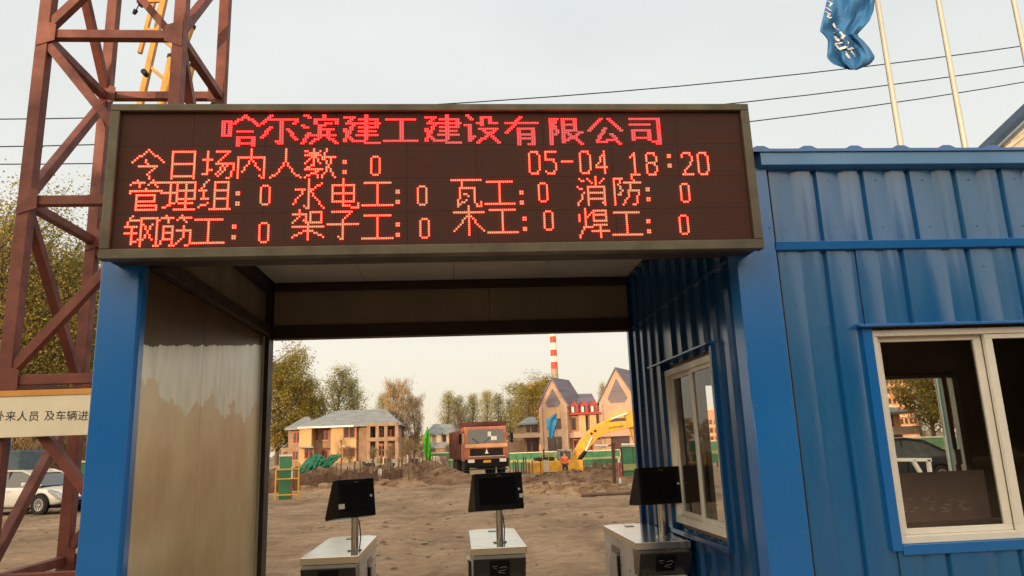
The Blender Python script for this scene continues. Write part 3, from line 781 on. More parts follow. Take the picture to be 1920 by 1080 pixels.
for z in LV[1:]:
    for x_ in TX:
        for y_ in (TY[0] - legw / 2 - .012, TY[1] - legw / 2 - .012):
            q = 1 if x_ < -4 else -1
            MB().prism([(x_ - q * .05, z - .17), (x_ + q * .15, z - .10), (x_ + q * .15, z + .10), (x_ - q * .05, z + .17)], 'y', y_, y_ + .010).build('gusset_plate', RUST, tw_)
# white notice banner tied across the tower
bn = thing('notice_banner', 'long cream notice board with black Chinese characters fixed across the red tower', 'sign', (-4.5, 7.85, 1.9))
zt0, zt1 = at(0, 742, 7.85).z, at(180, 735, 7.85).z
MB().box(-7.2, -3.4, 7.84, 7.87, 1.93, 2.34).build('board', mat('cream_board', (0.74, 0.68, 0.52), .6, var=.1, scale=3), bn, bevel=.003)
MB().box(-7.2, -3.4, 7.83, 7.872, 2.341, 2.40).build('top_strip', mat('orange_timber', (0.62, 0.28, 0.06), .6, var=.2), bn, bevel=.003)
INK = mat('black_ink', (0.03, 0.03, 0.03), .7)
def text_mesh(s_, size, x, y, z, parent, m_, name='lettering'):
    cu = bpy.data.curves.new('text', 'FONT'); cu.body = s_; cu.size = size; cu.resolution_u = 3; cu.extrude = 0.0008
    tmp = bpy.data.objects.new('text', cu)
    me = bpy.data.meshes.new_from_object(tmp)
    me.transform(Matrix.Translation(Vector((x, y, z)) - root_loc(parent)) @ Matrix.Rotation(R(90), 4, 'X'))
    me.materials.clear(); me.materials.append(m_)
    o = bpy.data.objects.new(name, me); COL.objects.link(o); adopt(o, parent)
    bpy.data.objects.remove(tmp); return o
for i, ch in enumerate('外来人员'):
    p = at(-13 + i * 21.8, 788, 7.84); text_mesh(ch, 0.108, p.x, 7.838, p.z, bn, INK, 'character')
for i, ch in enumerate('及车辆进场'):
    p = at(82 + i * 21.0, 787, 7.84); text_mesh(ch, 0.108, p.x, 7.838, p.z, bn, INK, 'character')

# ------------------------------------------------------------------ yellow crane boom behind the tower
cb = thing('crane_boom', 'yellow crane boom sections with dark pipe ends and hook behind the red tower', 'crane', tuple(at(300, 200, 15)))
def seg(p, q, w_, nm='boom_chord', m=YEL, Y=15.0, dy=0):
    MB().bar(at(*p, Y + dy), at(*q, Y + dy), w_).build(nm, m, cb, bevel=.01)
seg((262, 200), (335, -120), .12); seg((292, 260), (352, -20), .12, dy=.6); seg((330, -150), (262, 100), .09, dy=.5)
seg((275, 120), (310, 150), .07, 'boom_brace'); seg((288, 60), (330, 95), .07, 'boom_brace'); seg((300, 10), (285, 95), .07, 'boom_brace', dy=.3)
seg((275, 55), (300, 58), .06, 'boom_brace'); seg((262, 4), (306, 2), .06, 'boom_brace')
for (a, b_) in (((306, 185), (357, 52)), ((344, 190), (357, 128)), ((302, 200), (322, 110))):
    MB().tube([at(*a, 14.6), at(*b_, 14.6)], .085, 12).build('strut_pipe', YEL, cb, smooth=True)
    pa, pb = at(*a, 14.6), at(*b_, 14.6); d = (pb - pa).normalized()
    MB().tube([pb, pb + d * .07], .10, 12).build('pipe_cap', BLACKP, cb, smooth=True)
for px, py in ((272, 137), (264, 6)):
    p = at(px, py, 14.5); MB().tube([p + Vector((0, -.08, 0)), p + Vector((0, .08, 0))], .06, 12).build('sheave', BLACKP, cb)
MB().tube([at(262, 6, 14.5), at(254, 22, 14.5)], .012, 6).build('hook_line', BLACKP, cb)
MB().tube([at(255, 19, 14.5), at(251, 26, 14.5)], [.05, .04], 10).build('hook_block', BLACKP, cb)
MB().bar(gnd(298, 990) * 0 + Vector((at(296, 200, 15.3).x, 15.3, 0)), at(296, 260, 15.3), .35).build('boom_foot', YEL, cb)

# ------------------------------------------------------------------ flagpoles, flag, cables
POLE = mat('cream_pole', (0.46, 0.45, 0.40), .35, metal=.2, var=.1)
for i, (px, lab) in enumerate(((1690, 'pale flagpole carrying the blue flag'), (1810, 'pale flagpole without a flag between the two others'), (1958, 'flagpole at the right edge of the picture'))):
    p = at(px, 280, 21.2)
    fp = thing('flagpole', lab, 'flagpole', (p.x, 21.2, 0), group='flagpoles behind the guard house')
    MB().tube([(p.x, 21.2, .12), (p.x, 21.2, 9), (p.x, 21.2, 17.5)], [.118, .10, .075], 14).build('pole', POLE, fp, smooth=True)
    MB().tube([(p.x, 21.2, 0), (p.x, 21.2, .08), (p.x, 21.2, .14)], [.30, .28, .14], 18).build('base_flange', mat('bright_flange', (.75, .74, .7), .3, metal=.6), fp, smooth=True)
    MB().tube([(p.x, 21.2, 17.5), (p.x, 21.2, 17.58), (p.x, 21.2, 17.66)], [.05, .10, .03], 12).build('finial', POLE, fp, smooth=True)
    MB().tube([(p.x - .14, 21.15, 1.5), (p.x - .12, 21.15, 17.4)], .008, 4).build('halyard', BLACKP, fp)
# crumpled flag: rows run from the hoist downwards
fl = bpy.data.materials.new('flag_cloth'); fl.use_nodes = True
t = fl.node_tree; b = t.nodes['Principled BSDF']
b.inputs['Base Color'].default_value = (0.022, 0.135, 0.34, 1); b.inputs['Roughness'].default_value = .7
b.inputs['Subsurface Weight'].default_value = 0
FY = 21.0
prow = [(-75, 1572, 1636), (-40, 1560, 1640), (0, 1551, 1640), (20, 1546, 1638), (40, 1541, 1630), (58, 1537, 1613), (66, 1546, 1606), (76, 1553, 1618), (90, 1552, 1630), (108, 1550, 1641), (120, 1561, 1632), (131, 1592, 1606)]
m_ = MB(); nu = 22; rs = random.Random(5)
import bisect
def frow(yp):
    for k in range(len(prow) - 1):
        if prow[k][0] <= yp <= prow[k + 1][0]:
            f_ = (yp - prow[k][0]) / (prow[k + 1][0] - prow[k][0]); return prow[k][1] + f_ * (prow[k + 1][1] - prow[k][1]), prow[k][2] + f_ * (prow[k + 1][2] - prow[k][2])
ypn = [-75 + 206 * i / 40 for i in range(41)]
def fdep(u, i): return FY + 0.14 * math.sin(u * 15 + i * .14) + 0.07 * math.sin(u * 31 - i * .33) + .08 * math.sin(i * .5 + u * 6)
for i, yp in enumerate(ypn):
    l, r_ = frow(min(130.9, yp))
    for j in range(nu + 1):
        u = j / nu; m_.v.append(tuple(at(l + (r_ - l) * u, yp, fdep(u, i))))
for i in range(40):
    for j in range(nu):
        a = i * (nu + 1) + j; m_.f.append((a, a + 1, a + nu + 2, a + nu + 1))
fg = thing('flag', 'crumpled blue flag with white characters hanging from the left flagpole', 'flag', tuple(at(1638, 20, FY)))
cl = m_.build('cloth', fl, fg, smooth=True)
so_ = cl.modifiers.new('s', 'SOLIDIFY'); so_.thickness = .008
wm = MB()
def fpt(px, py, off=.03):
    i = (py + 75) / 206 * 40; l, r_ = frow(py); u = (px - l) / (r_ - l); return at(px, py, fdep(u, i) - off)
for st_ in ([(1553, 2), (1560, 6), (1556, 12)], [(1550, 14), (1558, 20)], [(1549, 22), (1556, 26), (1552, 30), (1558, 34)], [(1562, 44), (1566, 52), (1572, 56)], [(1564, 62), (1575, 60), (1582, 70), (1570, 76), (1566, 68)],
            [(1566, 82), (1580, 80), (1590, 78), (1586, 88), (1574, 92), (1568, 84)], [(1578, 72), (1584, 66)], [(1586, 98), (1596, 96), (1602, 104), (1592, 108), (1586, 100)], [(1590, 92), (1600, 90)]):
    for a, b_ in zip(st_[:-1], st_[1:]): wm.bar(fpt(*a), fpt(*b_), .085, .012, up=(0, 1, 0))
wm.build('white_lettering', mat('white_print', (.7, .7, .7), .6), fg)
for i, (L_, R_, lab) in enumerate(((((-60, 224), (800, 197), (1960, 80)), 0, 'highest power cable, crossing above the sign'), (((-60, 276), (900, 236), (1960, 118)), 0, 'middle power cable, just meeting the sign corner'),
                               (((-60, 308), (900, 276), (1960, 147)), 0, 'lowest power cable, crossing behind the flagpoles'))):
    a, c, b_ = [at(px, py, 26 + i * .3) for px, py in L_]
    pts = []
    for k in range(33):
        s_ = k / 32 * 2 - 0.5
        # quadratic through the three sighted points
        xs_ = a.x + (b_.x - a.x) * s_
        def lag(x): 
            return a.z * (x - c.x) * (x - b_.x) / ((a.x - c.x) * (a.x - b_.x)) + c.z * (x - a.x) * (x - b_.x) / ((c.x - a.x) * (c.x - b_.x)) + b_.z * (x - a.x) * (x - c.x) / ((b_.x - a.x) * (b_.x - c.x))
        pts.append((xs_, 26 + i * .3, lag(xs_)))
    o = MB().tube(pts, .021, 6).build('power_cable', BLACKP)
    tag(o, lab, 'cable', 'power cables across the sky')

# neighbouring shed: blue roof verge and cream gable at the right edge
nb = thing('gabled_shed', 'cream gabled shed with dark blue roof edge behind the guard house', 'building', (21.5, 18, 0))
p0, p1 = at(1858, 276, 17), at(1990, 150, 17)
MB().bar((p0.x, 17.4, p0.z), (p1.x, 17.4, p1.z), .9, .16).build('roof', mat('navy_roof', (.010, .035, .08), .7), nb, bevel=.02)
MB().prism([(p0.x + .85, 0), (p0.x + 7.5, 0), (p0.x + 7.5, p1.z), (p1.x + .2, p1.z - .25), (p0.x + .85, p0.z + .30)], 'y', 17.3, 18.8).build('gable_wall', mat('cream_gable', (.50, .48, .42), .6), nb)
MB().bar((p0.x + .5, 17.24, p0.z - .02), (p1.x + .3, 17.24, p1.z - .5), .06, .10).build('verge_board', mat('cream_board2', (.55, .5, .4), .6), nb)

# ------------------------------------------------------------------ trees
BARK = mat('bark', (0.13, 0.095, 0.065), .9, var=.4, scale=5)
def leafmat(name, c, c2):
    m = mat(name, c, .75, c2=c2, scale=.9, thr=(.35, .65), spec=.2)
    t = m.node_tree; b = t.nodes['Principled BSDF']; o = t.nodes['Material Output']
    tr = t.nodes.new('ShaderNodeBsdfTranslucent'); mx = t.nodes.new('ShaderNodeMixShader'); mx.inputs[0].default_value = .4
    src = b.inputs['Base Color'].links[0].from_socket
    t.links.new(src, tr.inputs[0]); t.links.new(b.outputs[0], mx.inputs[1]); t.links.new(tr.outputs[0], mx.inputs[2]); t.links.new(mx.outputs[0], o.inputs[0])
    return m
OLIVE = leafmat('olive_spring_leaves', (0.37, 0.30, 0.07), (0.21, 0.18, 0.04))
PALE = leafmat('pale_spring_leaves', (0.46, 0.42, 0.17), (0.30, 0.28, 0.10))
TAN = leafmat('bare_tan_twigs', (0.42, 0.31, 0.18), (0.27, 0.19, 0.105))
DKG = leafmat('dark_green_leaves', (0.05, 0.062, 0.014), (0.025, 0.034, 0.008))
def make_tree(seed, H_, crown, leaf, leafm, nleaf, lsize, up=0.8, nl=26, name='tree', width=None, twigs=3, base=.12):
    rs = random.Random(seed); tb = MB(); cb_ = MB(); w_ = width or H_ * .25
    tips = []
    lean = Vector((rs.uniform(-.03, .03) * H_, rs.uniform(-.03, .03) * H_, 0))
    def tp(z): return lean * (z / H_) ** 2 + Vector((0.02 * H_ * math.sin(z / H_ * 5 + seed), 0, z))
    tb.tube([tp(H_ * k / 6 * .93) for k in range(7)], [H_ * .018 * (1 - k / 6.6) for k in range(7)], 6, cap=False)
    for k in range(nl):
        f_ = base + (1 - base) * (k + rs.random()) / nl * .93
        z = f_ * H_; a = k * 2.4 + rs.uniform(-.5, .5)
        if crown == 'round': prof = math.sin(math.pi * min(1, max(0.12, (f_ - base * .6) / (1.04 - base * .6)))) ** .6
        else: prof = (min(1, (f_ - base * .5) * 5)) * (1.05 - f_) ** .5
        L = w_ * prof * rs.uniform(.65, 1.15) * (1.5 - .5 * up)
        d = Vector((math.cos(a), math.sin(a), up * rs.uniform(.7, 1.5))).normalized()
        p = tp(z); pts = [p]
        for q in range(3):
            d2 = (d + Vector((rs.uniform(-.2, .2), rs.uniform(-.2, .2), .18 * q))).normalized(); p = p + d2 * L / 2.2; pts.append(p)
        r0 = H_ * .006 * (1.1 - f_ * .6)
        tb.tube(pts, [r0, r0 * .7, r0 * .45, r0 * .15], 4, cap=False)
        for q in range(twigs):
            s0 = pts[rs.randint(1, 3)]; dd = (d + Vector((rs.uniform(-.9, .9), rs.uniform(-.9, .9), rs.uniform(0, .9)))).normalized()
            e0 = s0 + dd * L * rs.uniform(.25, .6); tb.tube([s0, e0], [r0 * .4, r0 * .1], 3, cap=False); tips.append((s0, e0))
        tips.append((pts[1], pts[3])); tips.append((pts[2], pts[3]))
    for k in range(nleaf):
        a, b_ = tips[rs.randrange(len(tips))]
        f_ = rs.random() ** .7 * 1.15; sp_ = w_ * .105
        c = a + (b_ - a) * f_ + Vector((rs.gauss(0, sp_), rs.gauss(0, sp_), rs.gauss(0, sp_)))
        s_ = lsize * rs.uniform(.5, 1.4)
        u = Vector((rs.gauss(0, 1), rs.gauss(0, 1), rs.gauss(0, 1))).normalized(); v = u.orthogonal().normalized()
        v = (v * math.cos(k) + u.cross(v) * math.sin(k))
        if leaf == 'twig':
            u = (Vector((rs.gauss(0, .35), rs.gauss(0, .35), 1))).normalized(); v = u.orthogonal().normalized()
            cb_.add([c - u * s_ * 1.6 - v * s_ * .09, c - u * s_ * 1.6 + v * s_ * .09, c + u * s_ * 1.6], [(0, 1, 2)])
        else:
            cb_.add([c - u * s_, c + v * s_ * .6, c + u * s_, c - v * s_ * .6], [(0, 1, 2, 3)])
    r_ = thing(name, 'x', 'tree', (0, 0, 0))
    tb.build('trunk', BARK, r_, world=False, fixn=False); cb_.build('crown', leafm, r_, world=False, fixn=False)
    return r_
protos = {
 'A': make_tree(1, 10, 'round', 'leaf', OLIVE, 24000, .08, up=.9, nl=50, width=2.9, twigs=6),
 'B': make_tree(2, 10, 'col', 'leaf', PALE, 9000, .06, up=1.3, nl=44, width=2.6, twigs=5),
 'C': make_tree(3, 10, 'round', 'twig', TAN, 5200, .20, up=1.3, nl=46, width=2.6, twigs=6),
 'D': make_tree(4, 10, 'col', 'leaf', PALE, 7500, .06, up=1.8, nl=46, width=2.6, twigs=5),
 'E': make_tree(5, 10, 'round', 'leaf', DKG, 14000, .24, up=.5, nl=36, width=3.9, base=.02),
 'F': make_tree(6, 10, 'round', 'leaf', OLIVE, 18000, .05, up=1.2, nl=60, width=3.2, twigs=7, base=.08),
 'G': make_tree(7, 10, 'round', 'twig', TAN, 1500, .45, up=1.6, nl=30, width=4.0, twigs=4, base=.02),
}
used = set()
def tree(k, x, y, H_, wsc, label, group, rz=None, z=None):
    if k in used: o = copy_tree(protos[k])
    else: o = protos[k]; used.add(k)
    o.location = (x, y, (gz(x, y) if z is None else z) - .1); o.rotation_euler = (0, 0, random.uniform(0, 6.28) if rz is None else rz)
    o.scale = (H_ / 10 * wsc, H_ / 10 * wsc, H_ / 10)
    tag(o, label, 'tree', group)
    return o
def tree_px(k, px, pytop, Y, wsc, label, group):
    p = at(px, pytop, Y); tree(k, p.x, Y, p.z + .6, wsc, label, group)
BT = 'trees beyond the building site'
tree_px('A', 525, 690, 135, 1.25, 'tallest olive tree at the left edge of the opening', BT)
tree_px('A', 553, 728, 138, 1.1, 'olive tree just left of the pale two storey villa roof', BT)
tree_px('A', 585, 758, 140, 1.0, 'low olive tree rising over the left end of the villa roof', BT)
tree_px('B', 638, 694, 150, 1.5, 'pale feathery tree rising above the villa roof', BT)
tree_px('B', 664, 716, 152, 1.1, 'shorter pale tree right of the feathery one above the villa', BT)
tree_px('C', 742, 728, 128, 1.15, 'bare brown tree at the right end of the villa', BT)
tree_px('D', 715, 744, 145, 1.3, 'pale poplar between villa roof and bare brown tree', BT)
tree_px('C', 775, 752, 130, 1.0, 'bare tan tree between the villa and the small grey roofed house', BT)
for i, (px, py, k, l) in enumerate(((838, 738, 'D', 'pale poplar above the small grey roofed house'), (862, 748, 'B', 'low pale tree left of the dump truck roof'), (884, 742, 'D', 'first poplar behind the dump truck cab'),
        (910, 737, 'D', 'tallest poplar behind the dump truck cab'), (934, 742, 'D', 'poplar over the right side of the dump truck'), (955, 752, 'B', 'shorter poplar right of the dump truck'), (975, 732, 'D', 'slim poplar left of the orange tower block'), (1000, 732, 'A', 'olive tree in front of the orange tower block'))):
    tree_px(k, px, py, 150 + (i % 3) * 4, 1.5, l, BT)
tree_px('C', 990, 760, 122, .8, 'bare tree beside the low wing of the gabled building', BT)
tree_px('D', 1128, 722, 150, .8, 'slim poplar between the two steep gables', BT)
tree_px('C', 860, 775, 118, 1.0, 'bare bush behind the dump truck on its left', BT)
# trees left, behind the tower
LT = 'trees left of the gate behind the tower'
for i, (px, py, Y, k, wsc, l) in enumerate(((20, 448, 40, 'F', 1.2, 'tall thin leaved tree at the left picture edge'), (-60, 470, 42, 'F', 1.2, 'thin leaved tree beyond the left picture edge'), (110, 520, 42, 'F', 1.15, 'bushy spring tree behind the tower middle'),
        (175, 545, 46, 'F', 1.1, 'spring tree beside the blue column'), (70, 560, 48, 'A', 1.1, 'denser olive tree behind the tower'), (215, 600, 52, 'A', 1.0, 'olive tree hidden behind the passage wall'), (-10, 600, 50, 'A', 1.2, 'low olive tree behind the white car'), (140, 640, 54, 'A', 1.1, 'low olive tree right behind the tower leg'))):
    tree_px(k, px, py, Y, wsc, l, LT)
# dark trees on the street side, behind the camera: seen as reflections, shade the gate
for i in range(15):
    x_ = -56 + i * 7.2 + random.uniform(-1, 1)
    tree('E', x_, -27 + random.uniform(-2.5, 2.5), random.uniform(6.6, 8.2), 1.9, 'dark leafy street tree facing the gate', 'street trees opposite the gate', z=0)
# trees seen through the guard house window
for i, (px, py, k, Y, l) in enumerate(((1718, 640, 'A', 70, 'willow like tree seen through the window beside the villa'), (1760, 600, 'A', 62, 'yellow green tree seen through the window beside its right frame'), (1800, 610, 'A', 75, 'green tree seen through the window behind the dark car'), (1722, 785, 'C', 62, 'bare shrub tree seen through the window in front of the villa'),
        (1850, 600, 'A', 66, 'tree behind the guard house right part'), (1300, 770, 'C', 95, 'bare tree seen through the side window'), (1930, 600, 'A', 66, 'tree far right behind the guard house'))):
    tree_px(k, px, py, Y, 1.2, l, 'trees right of the site')
# far wood closing the horizon
m_ = MB(); rs = random.Random(9)
for k in range(5200):
    a = rs.uniform(R(50), R(130)); d = rs.uniform(330, 420); x_ = math.cos(a) * d * 1.6; y_ = math.sin(a) * d
    hh = 11 + 5 * noise.noise(Vector((x_ * .02, 0, 0))); z = rs.random() ** .7 * hh; s_ = rs.uniform(.9, 2.2)
    u = Vector((rs.gauss(0, 1), rs.gauss(0, 1), rs.gauss(0, 1))).normalized(); v = u.orthogonal().normalized()
    c = Vector((x_, y_, z)); m_.add([c - u * s_, c + v * s_, c + u * s_, c - v * s_], [(0, 1, 2, 3)])
tag(m_.build('far_wood', TAN, fixn=False), 'far low wood of bare trees along the horizon', 'wood', kind='stuff')

# ------------------------------------------------------------------ buildings
RW = mat('red_window_frame', (0.42, 0.07, 0.03), .5, var=.3)
DG = mat('dark_window_glass', (0.05, 0.03, 0.025), .2, spec=.6)
ROOFG = mat('blue_grey_tiles', (0.24, 0.26, 0.27), .65, var=.3, scale=.8)
SAND = mat('sand_render', (0.55, 0.35, 0.17), .8, var=.15, scale=.5)
BRICK = mat('brown_grey_facing', (0.31, 0.205, 0.135), .8, var=.25, scale=1.2)
PINKB = mat('pink_beige_facing', (0.45, 0.31, 0.23), .8, var=.15, scale=.8)
ROOFP = mat('purple_grey_slate', (0.15, 0.125, 0.16), .6, var=.25, scale=.6, stretch=(.2, .2, 3))
DKW = mat('dark_timber', (0.10, 0.04, 0.025), .7)
BAND_S = mat('window_sill_stone', (0.42, 0.36, 0.28), .8)
def win(root, x0, x1, z0, z1, y, m_=RW, n=2, name='window'):
    """window with reveal: frame proud of the wall by 5 cm, glass behind"""
    f = MB(); t_ = min(.14, (x1 - x0) * .12)
    f.box(x0, x1, y - .06, y + .05, z1 - t_, z1).box(x0, x1, y - .06, y + .05, z0, z0 + t_)
    for i in range(n + 1):
        c = x0 + t_ / 2 + (x1 - x0 - t_) * i / n
        f.box(c - t_ / 2, c + t_ / 2, y - .058, y + .05, z0 + t_, z1 - t_)
    o = f.build(name, m_, root)
    MB().box(x0 - .12, x1 + .12, y - .16, y + .02, z0 - .11, z0 - .005).build('sill', BAND_S, root)
    MB().box(x0 + t_ * .5, x1 - t_ * .5, y - .02, y + .04, z0 + t_ * .5, z1 - t_ * .5).build('pane', DG, o)
def hiproof(mb, x0, x1, y0, y1, z0, z1, rx0, rx1, ry0=None, ov=.6):
    ym = (y0 + y1) / 2 if ry0 is None else ry0
    vs = [(x0 - ov, y0 - ov, z0), (x1 + ov, y0 - ov, z0), (x1 + ov, y1 + ov, z0), (x0 - ov, y1 + ov, z0), (rx0, ym, z1), (rx1, ym, z1)]
    vs += [(v[0], v[1], v[2] - .25) for v in vs[:4]]
    mb.add(vs, [(0, 1, 5, 4), (1, 2, 5), (2, 3, 4, 5), (3, 0, 4), (0, 6, 7, 1), (1, 7, 8, 2), (2, 8, 9, 3), (3, 9, 6, 0), (6, 9, 8, 7)])
# villa (left)
Yv = 118
def X(px, Y=Yv, py=830): return at(px, py, Y).x
def Z(py, px=640, Y=Yv): return at(px, py, Y).z
vb = thing('villa', 'two storey sandy villa with blue grey hipped roof and red windows', 'house', (X(640), Yv, -.3))
zb, ze, zr = -.5, Z(798), Z(765)
MB().box(X(532), X(562), Yv + 3, Yv + 14, zb, ze - .3).build('wall', BRICK, vb)
MB().box(X(562), X(585), Yv - .5, Yv + 14, zb, ze).build('wall', SAND, vb)
MB().box(X(585) + .01, X(620), Yv + 2, Yv + 14, zb, ze).build('wall', BRICK, vb)
MB().box(X(620) + .01, X(668), Yv, Yv + 14, zb, ze).build('wall', SAND, vb)
MB().box(X(668) + .01, X(690), Yv + .6, Yv + 14, zb, ze).build('wall', BRICK, vb)
MB().box(X(690) + .01, X(745), Yv + 3.0, Yv + 14, zb, ze).build('wall', PINKB, vb)
m_ = MB(); hiproof(m_, X(562), X(745), Yv - .5, Yv + 14, ze, zr, X(620), X(715)); m_.build('roof', ROOFG, vb)
m_ = MB(); hiproof(m_, X(536), X(575), Yv + 2, Yv + 12, ze - .1, Z(775), X(552), X(562)); m_.build('roof', ROOFG, vb)
MB().box(X(560), X(665), Yv - 1.2, Yv - .5, ze - .28, ze - .02).build('eave_board', WHITEP, vb)
for (a, b_, c, d, y_) in ((541, 555, 828, 806, Yv + 3), (588, 592, 824, 800, Yv + 2), (598, 612, 824, 800, Yv + 2), (643, 666, 822, 796, Yv), (572, 590, 858, 838, Yv - .5), (598, 612, 860, 842, Yv + 2), (643, 667, 858, 840, Yv), (541, 552, 860, 842, Yv + 3), (522, 531, 860, 842, Yv + 3.5)):
    win(vb, X(a), X(b_), Z(c), Z(d), y_)
MB().box(X(516), X(532) - .01, Yv + 4, Yv + 12, zb, Z(835)).build('side_wing', BRICK, vb)
m_ = MB().box(X(563), X(592), Yv - 2.2, Yv - .51, Z(838), Z(835)); m_.build('canopy', ROOFG, vb)
# loggia frames at the right end
for px in (690, 706, 722, 742): MB().box(X(px), X(px) + .5, Yv - 1.5, Yv - .9, zb, ze - .2).build('loggia_post', BRICK, vb)
MB().box(X(688), X(746), Yv - 1.6, Yv + 3, Z(830), Z(823)).build('balcony', BRICK, vb)
MB().box(X(688), X(746), Yv - 1.6, Yv - .8, Z(802), Z(796)).build('loggia_beam', BRICK, vb)
for (a, b_, c, d) in ((696, 716, 822, 806), (722, 738, 822, 804), (704, 720, 858, 838), (727, 740, 858, 838)): win(vb, X(a), X(b_), Z(c), Z(d), Yv + 3, DKW if a == 696 else RW)
MB().bar((X(640), Yv - .25, Z(838)), (X(652), Yv - .6, Z(838)), 1.2, .2).build('sill_shelf', WHITEP, vb)
# small house between villa and truck
Yh = 130
hb = thing('small_house', 'small pale house with grey tiled roof left of the dump truck', 'house', (X(835, Yh), Yh, -.3))
MB().box(X(800, Yh), X(872, Yh), Yh, Yh + 9, -.6, Z(812, 835, Yh)).build('wall', mat('pale_grey_render', (.50, .42, .33), .8), hb)
m_ = MB(); hiproof(m_, X(803, Yh), X(872, Yh), Yh, Yh + 9, Z(812, 835, Yh), Z(793, 835, Yh), X(812, Yh), X(866, Yh)); m_.build('roof', ROOFG, hb)
m_ = MB(); hiproof(m_, X(800, Yh), X(842, Yh), Yh - 3.4, Yh - .8, Z(838, 820, Yh), Z(830, 820, Yh), X(804, Yh), X(838, Yh), ov=.2); m_.build('porch_roof', ROOFG, hb)
MB().box(X(802, Yh), X(840, Yh), Yh - 3.2, Yh - .01, -.6, Z(839, 820, Yh)).build('porch_wall', BRICK, hb)
for a in (830, 842, 853, 862): win(hb, X(a, Yh), X(a + 7, Yh), Z(828, 835, Yh), Z(815, 835, Yh), Yh, DKW, 1)
# building with steep gables
Yg = 112
gb = thing('gabled_building', 'pinkish building with steep purple slate gables and red dormers', 'building', (X(1080, Yg), Yg, -.3))
def XG(px): return X(px, Yg)
def ZG(py, px=1060): return Z(py, px, Yg)
GA = R(-33)
def gable(xl, xr, ytop, yeave, yf, depth, rright):
    ax, w_ = XG(xl), (XG(xr) - XG(xl)) / math.cos(GA); z1, z0 = ZG(ytop, xl), ZG(yeave, xl)
    c, s_ = math.cos(GA), math.sin(GA)
    def bl(mb, nm, m_, par=None):
        # local x along the gable face, y into the building; turned about the left front corner
        mb.v = [(ax + v[0] * c - v[1] * s_, yf + v[0] * s_ + v[1] * c, v[2]) for v in mb.v]
        return mb.build(nm, m_, par or gb)
    xm = w_ / 2
    bl(MB().prism([(0, -.6), (w_, -.6), (w_, z0), (xm, z1), (0, z0)], 'y', 0, depth), 'gable_wall', PINKB)
    ov = .3; sl_ = (z1 - z0) / xm
    for q in (-1, 1):
        xa = xm + q * (xm + ov); za = z0 - sl_ * ov
        bl(MB().prism([(xa, za + .02), (xm, z1 + .02), (xm, z1 + .34), (xa, za + .34)], 'y', -.25, depth + .3), 'roof_slope', ROOFP)
    tz0, tz1 = ZG(yeave + 2, xl), ZG(ytop + 17, xl)
    bl(MB().prism([(xm - w_ * .26, tz0 + .6), (xm - w_ * .18, tz0), (xm + w_ * .18, tz0), (xm + w_ * .26, tz0 + .6), (xm, tz1)], 'y', -.12, .02), 'attic_window', ROOFP)
    bl(MB().box(xm - w_ * .24, xm + w_ * .24, -.09, .02, ZG(786, xl), ZG(772, xl)), 'bay_panel', SAND)
    for (a, b_) in ((806, 787), (846, 820)):
        f = MB(); x0, x1, q0, q1 = xm - w_ * .24, xm + w_ * .24, ZG(a, xl), ZG(b_, xl)
        f.box(x0, x1, -.10, .02, q1 - .14, q1).box(x0, x1, -.10, .02, q0, q0 + .14)
        for k in range(3): cc = x0 + .07 + (x1 - x0 - .14) * k / 2; f.box(cc - .07, cc + .07, -.098, .02, q0 + .14, q1 - .14)
        o = bl(f, 'window', DKW); bl(MB().box(x0 + .07, x1 - .07, -.06, .01, q0 + .07, q1 - .07), 'pane', DG, o)
    for q in (.06, .94): bl(MB().box(w_ * q - .25, w_ * q + .25, -.25, -.001, -.6, z0 - .2), 'pilaster', PINKB)
gable(1014, 1063, 714, 762, Yg, 6.0, 1)
gable(1123, 1184, 698, 756, Yg - 2, 7.5, 1)
# main roof ridge receding behind left gable and link wing
m_ = MB().prism([(XG(1058), ZG(764)), (XG(1128), ZG(764)), (XG(1128), ZG(740)), (XG(1098), ZG(738)), (XG(1088), ZG(712)), (XG(1042), ZG(714))], 'y', Yg + 8.5, Yg + 14)
m_.build('main_roof', ROOFP, gb)
MB().prism([(Yg - 1.6, ZG(768)), (Yg + 5, ZG(768)), (Yg + 5, ZG(738)), (Yg + 4, ZG(736))], 'x', XG(1064), XG(1124)).build('link_roof', ROOFP, gb)
MB().box(XG(1063) + .02, XG(1123) - .02, Yg - 1.6, Yg + 8, -.6, ZG(768)).build('link_wall', PINKB, gb)
REDP = mat('red_dormer_paint', (.36, .05, .04), .65)
for px in (1076, 1094, 1112):
    x0, x1 = XG(px - 7), XG(px + 7)
    d = MB().prism([(x0, ZG(777)), (x1, ZG(777)), (x1, ZG(762)), ((x0 + x1) / 2, ZG(754)), (x0, ZG(762))], 'y', Yg - 2.4, Yg + 1).build('dormer', REDP, gb)
    MB().box(x0 + .5, x1 - .5, Yg - 2.5, Yg - 2.39, ZG(774), ZG(763)).build('pane', DG, d)
    MB().box(x0 + .1, x0 + .45, Yg - 2.6, Yg - 2.42, ZG(775), ZG(765)).build('bracket', WHITEP, d)
MB().box(XG(1066), XG(1122), Yg - 3.0, Yg - 1.61, ZG(780), ZG(776)).build('red_cornice', REDP, gb)
for px in (1082, 1102): MB().box(XG(px), XG(px) + 1.0, Yg - 2.8, Yg - 2.0, ZG(812), ZG(781)).build('column', SAND, gb)
for (a, b_) in ((1070, 1079), (1093, 1100), (1111, 1119)): win(gb, XG(a), XG(b_), ZG(808), ZG(784), Yg - 1.6, RW, 1)
MB().box(XG(1066), XG(1190), Yg - 5.4, Yg - 4.8, ZG(822), ZG(811)).build('balcony_band', PINKB, gb)
MB().box(XG(1064), XG(1122), Yg - 4.4, Yg - 1.7, ZG(822), ZG(813)).build('balcony', PINKB, gb)
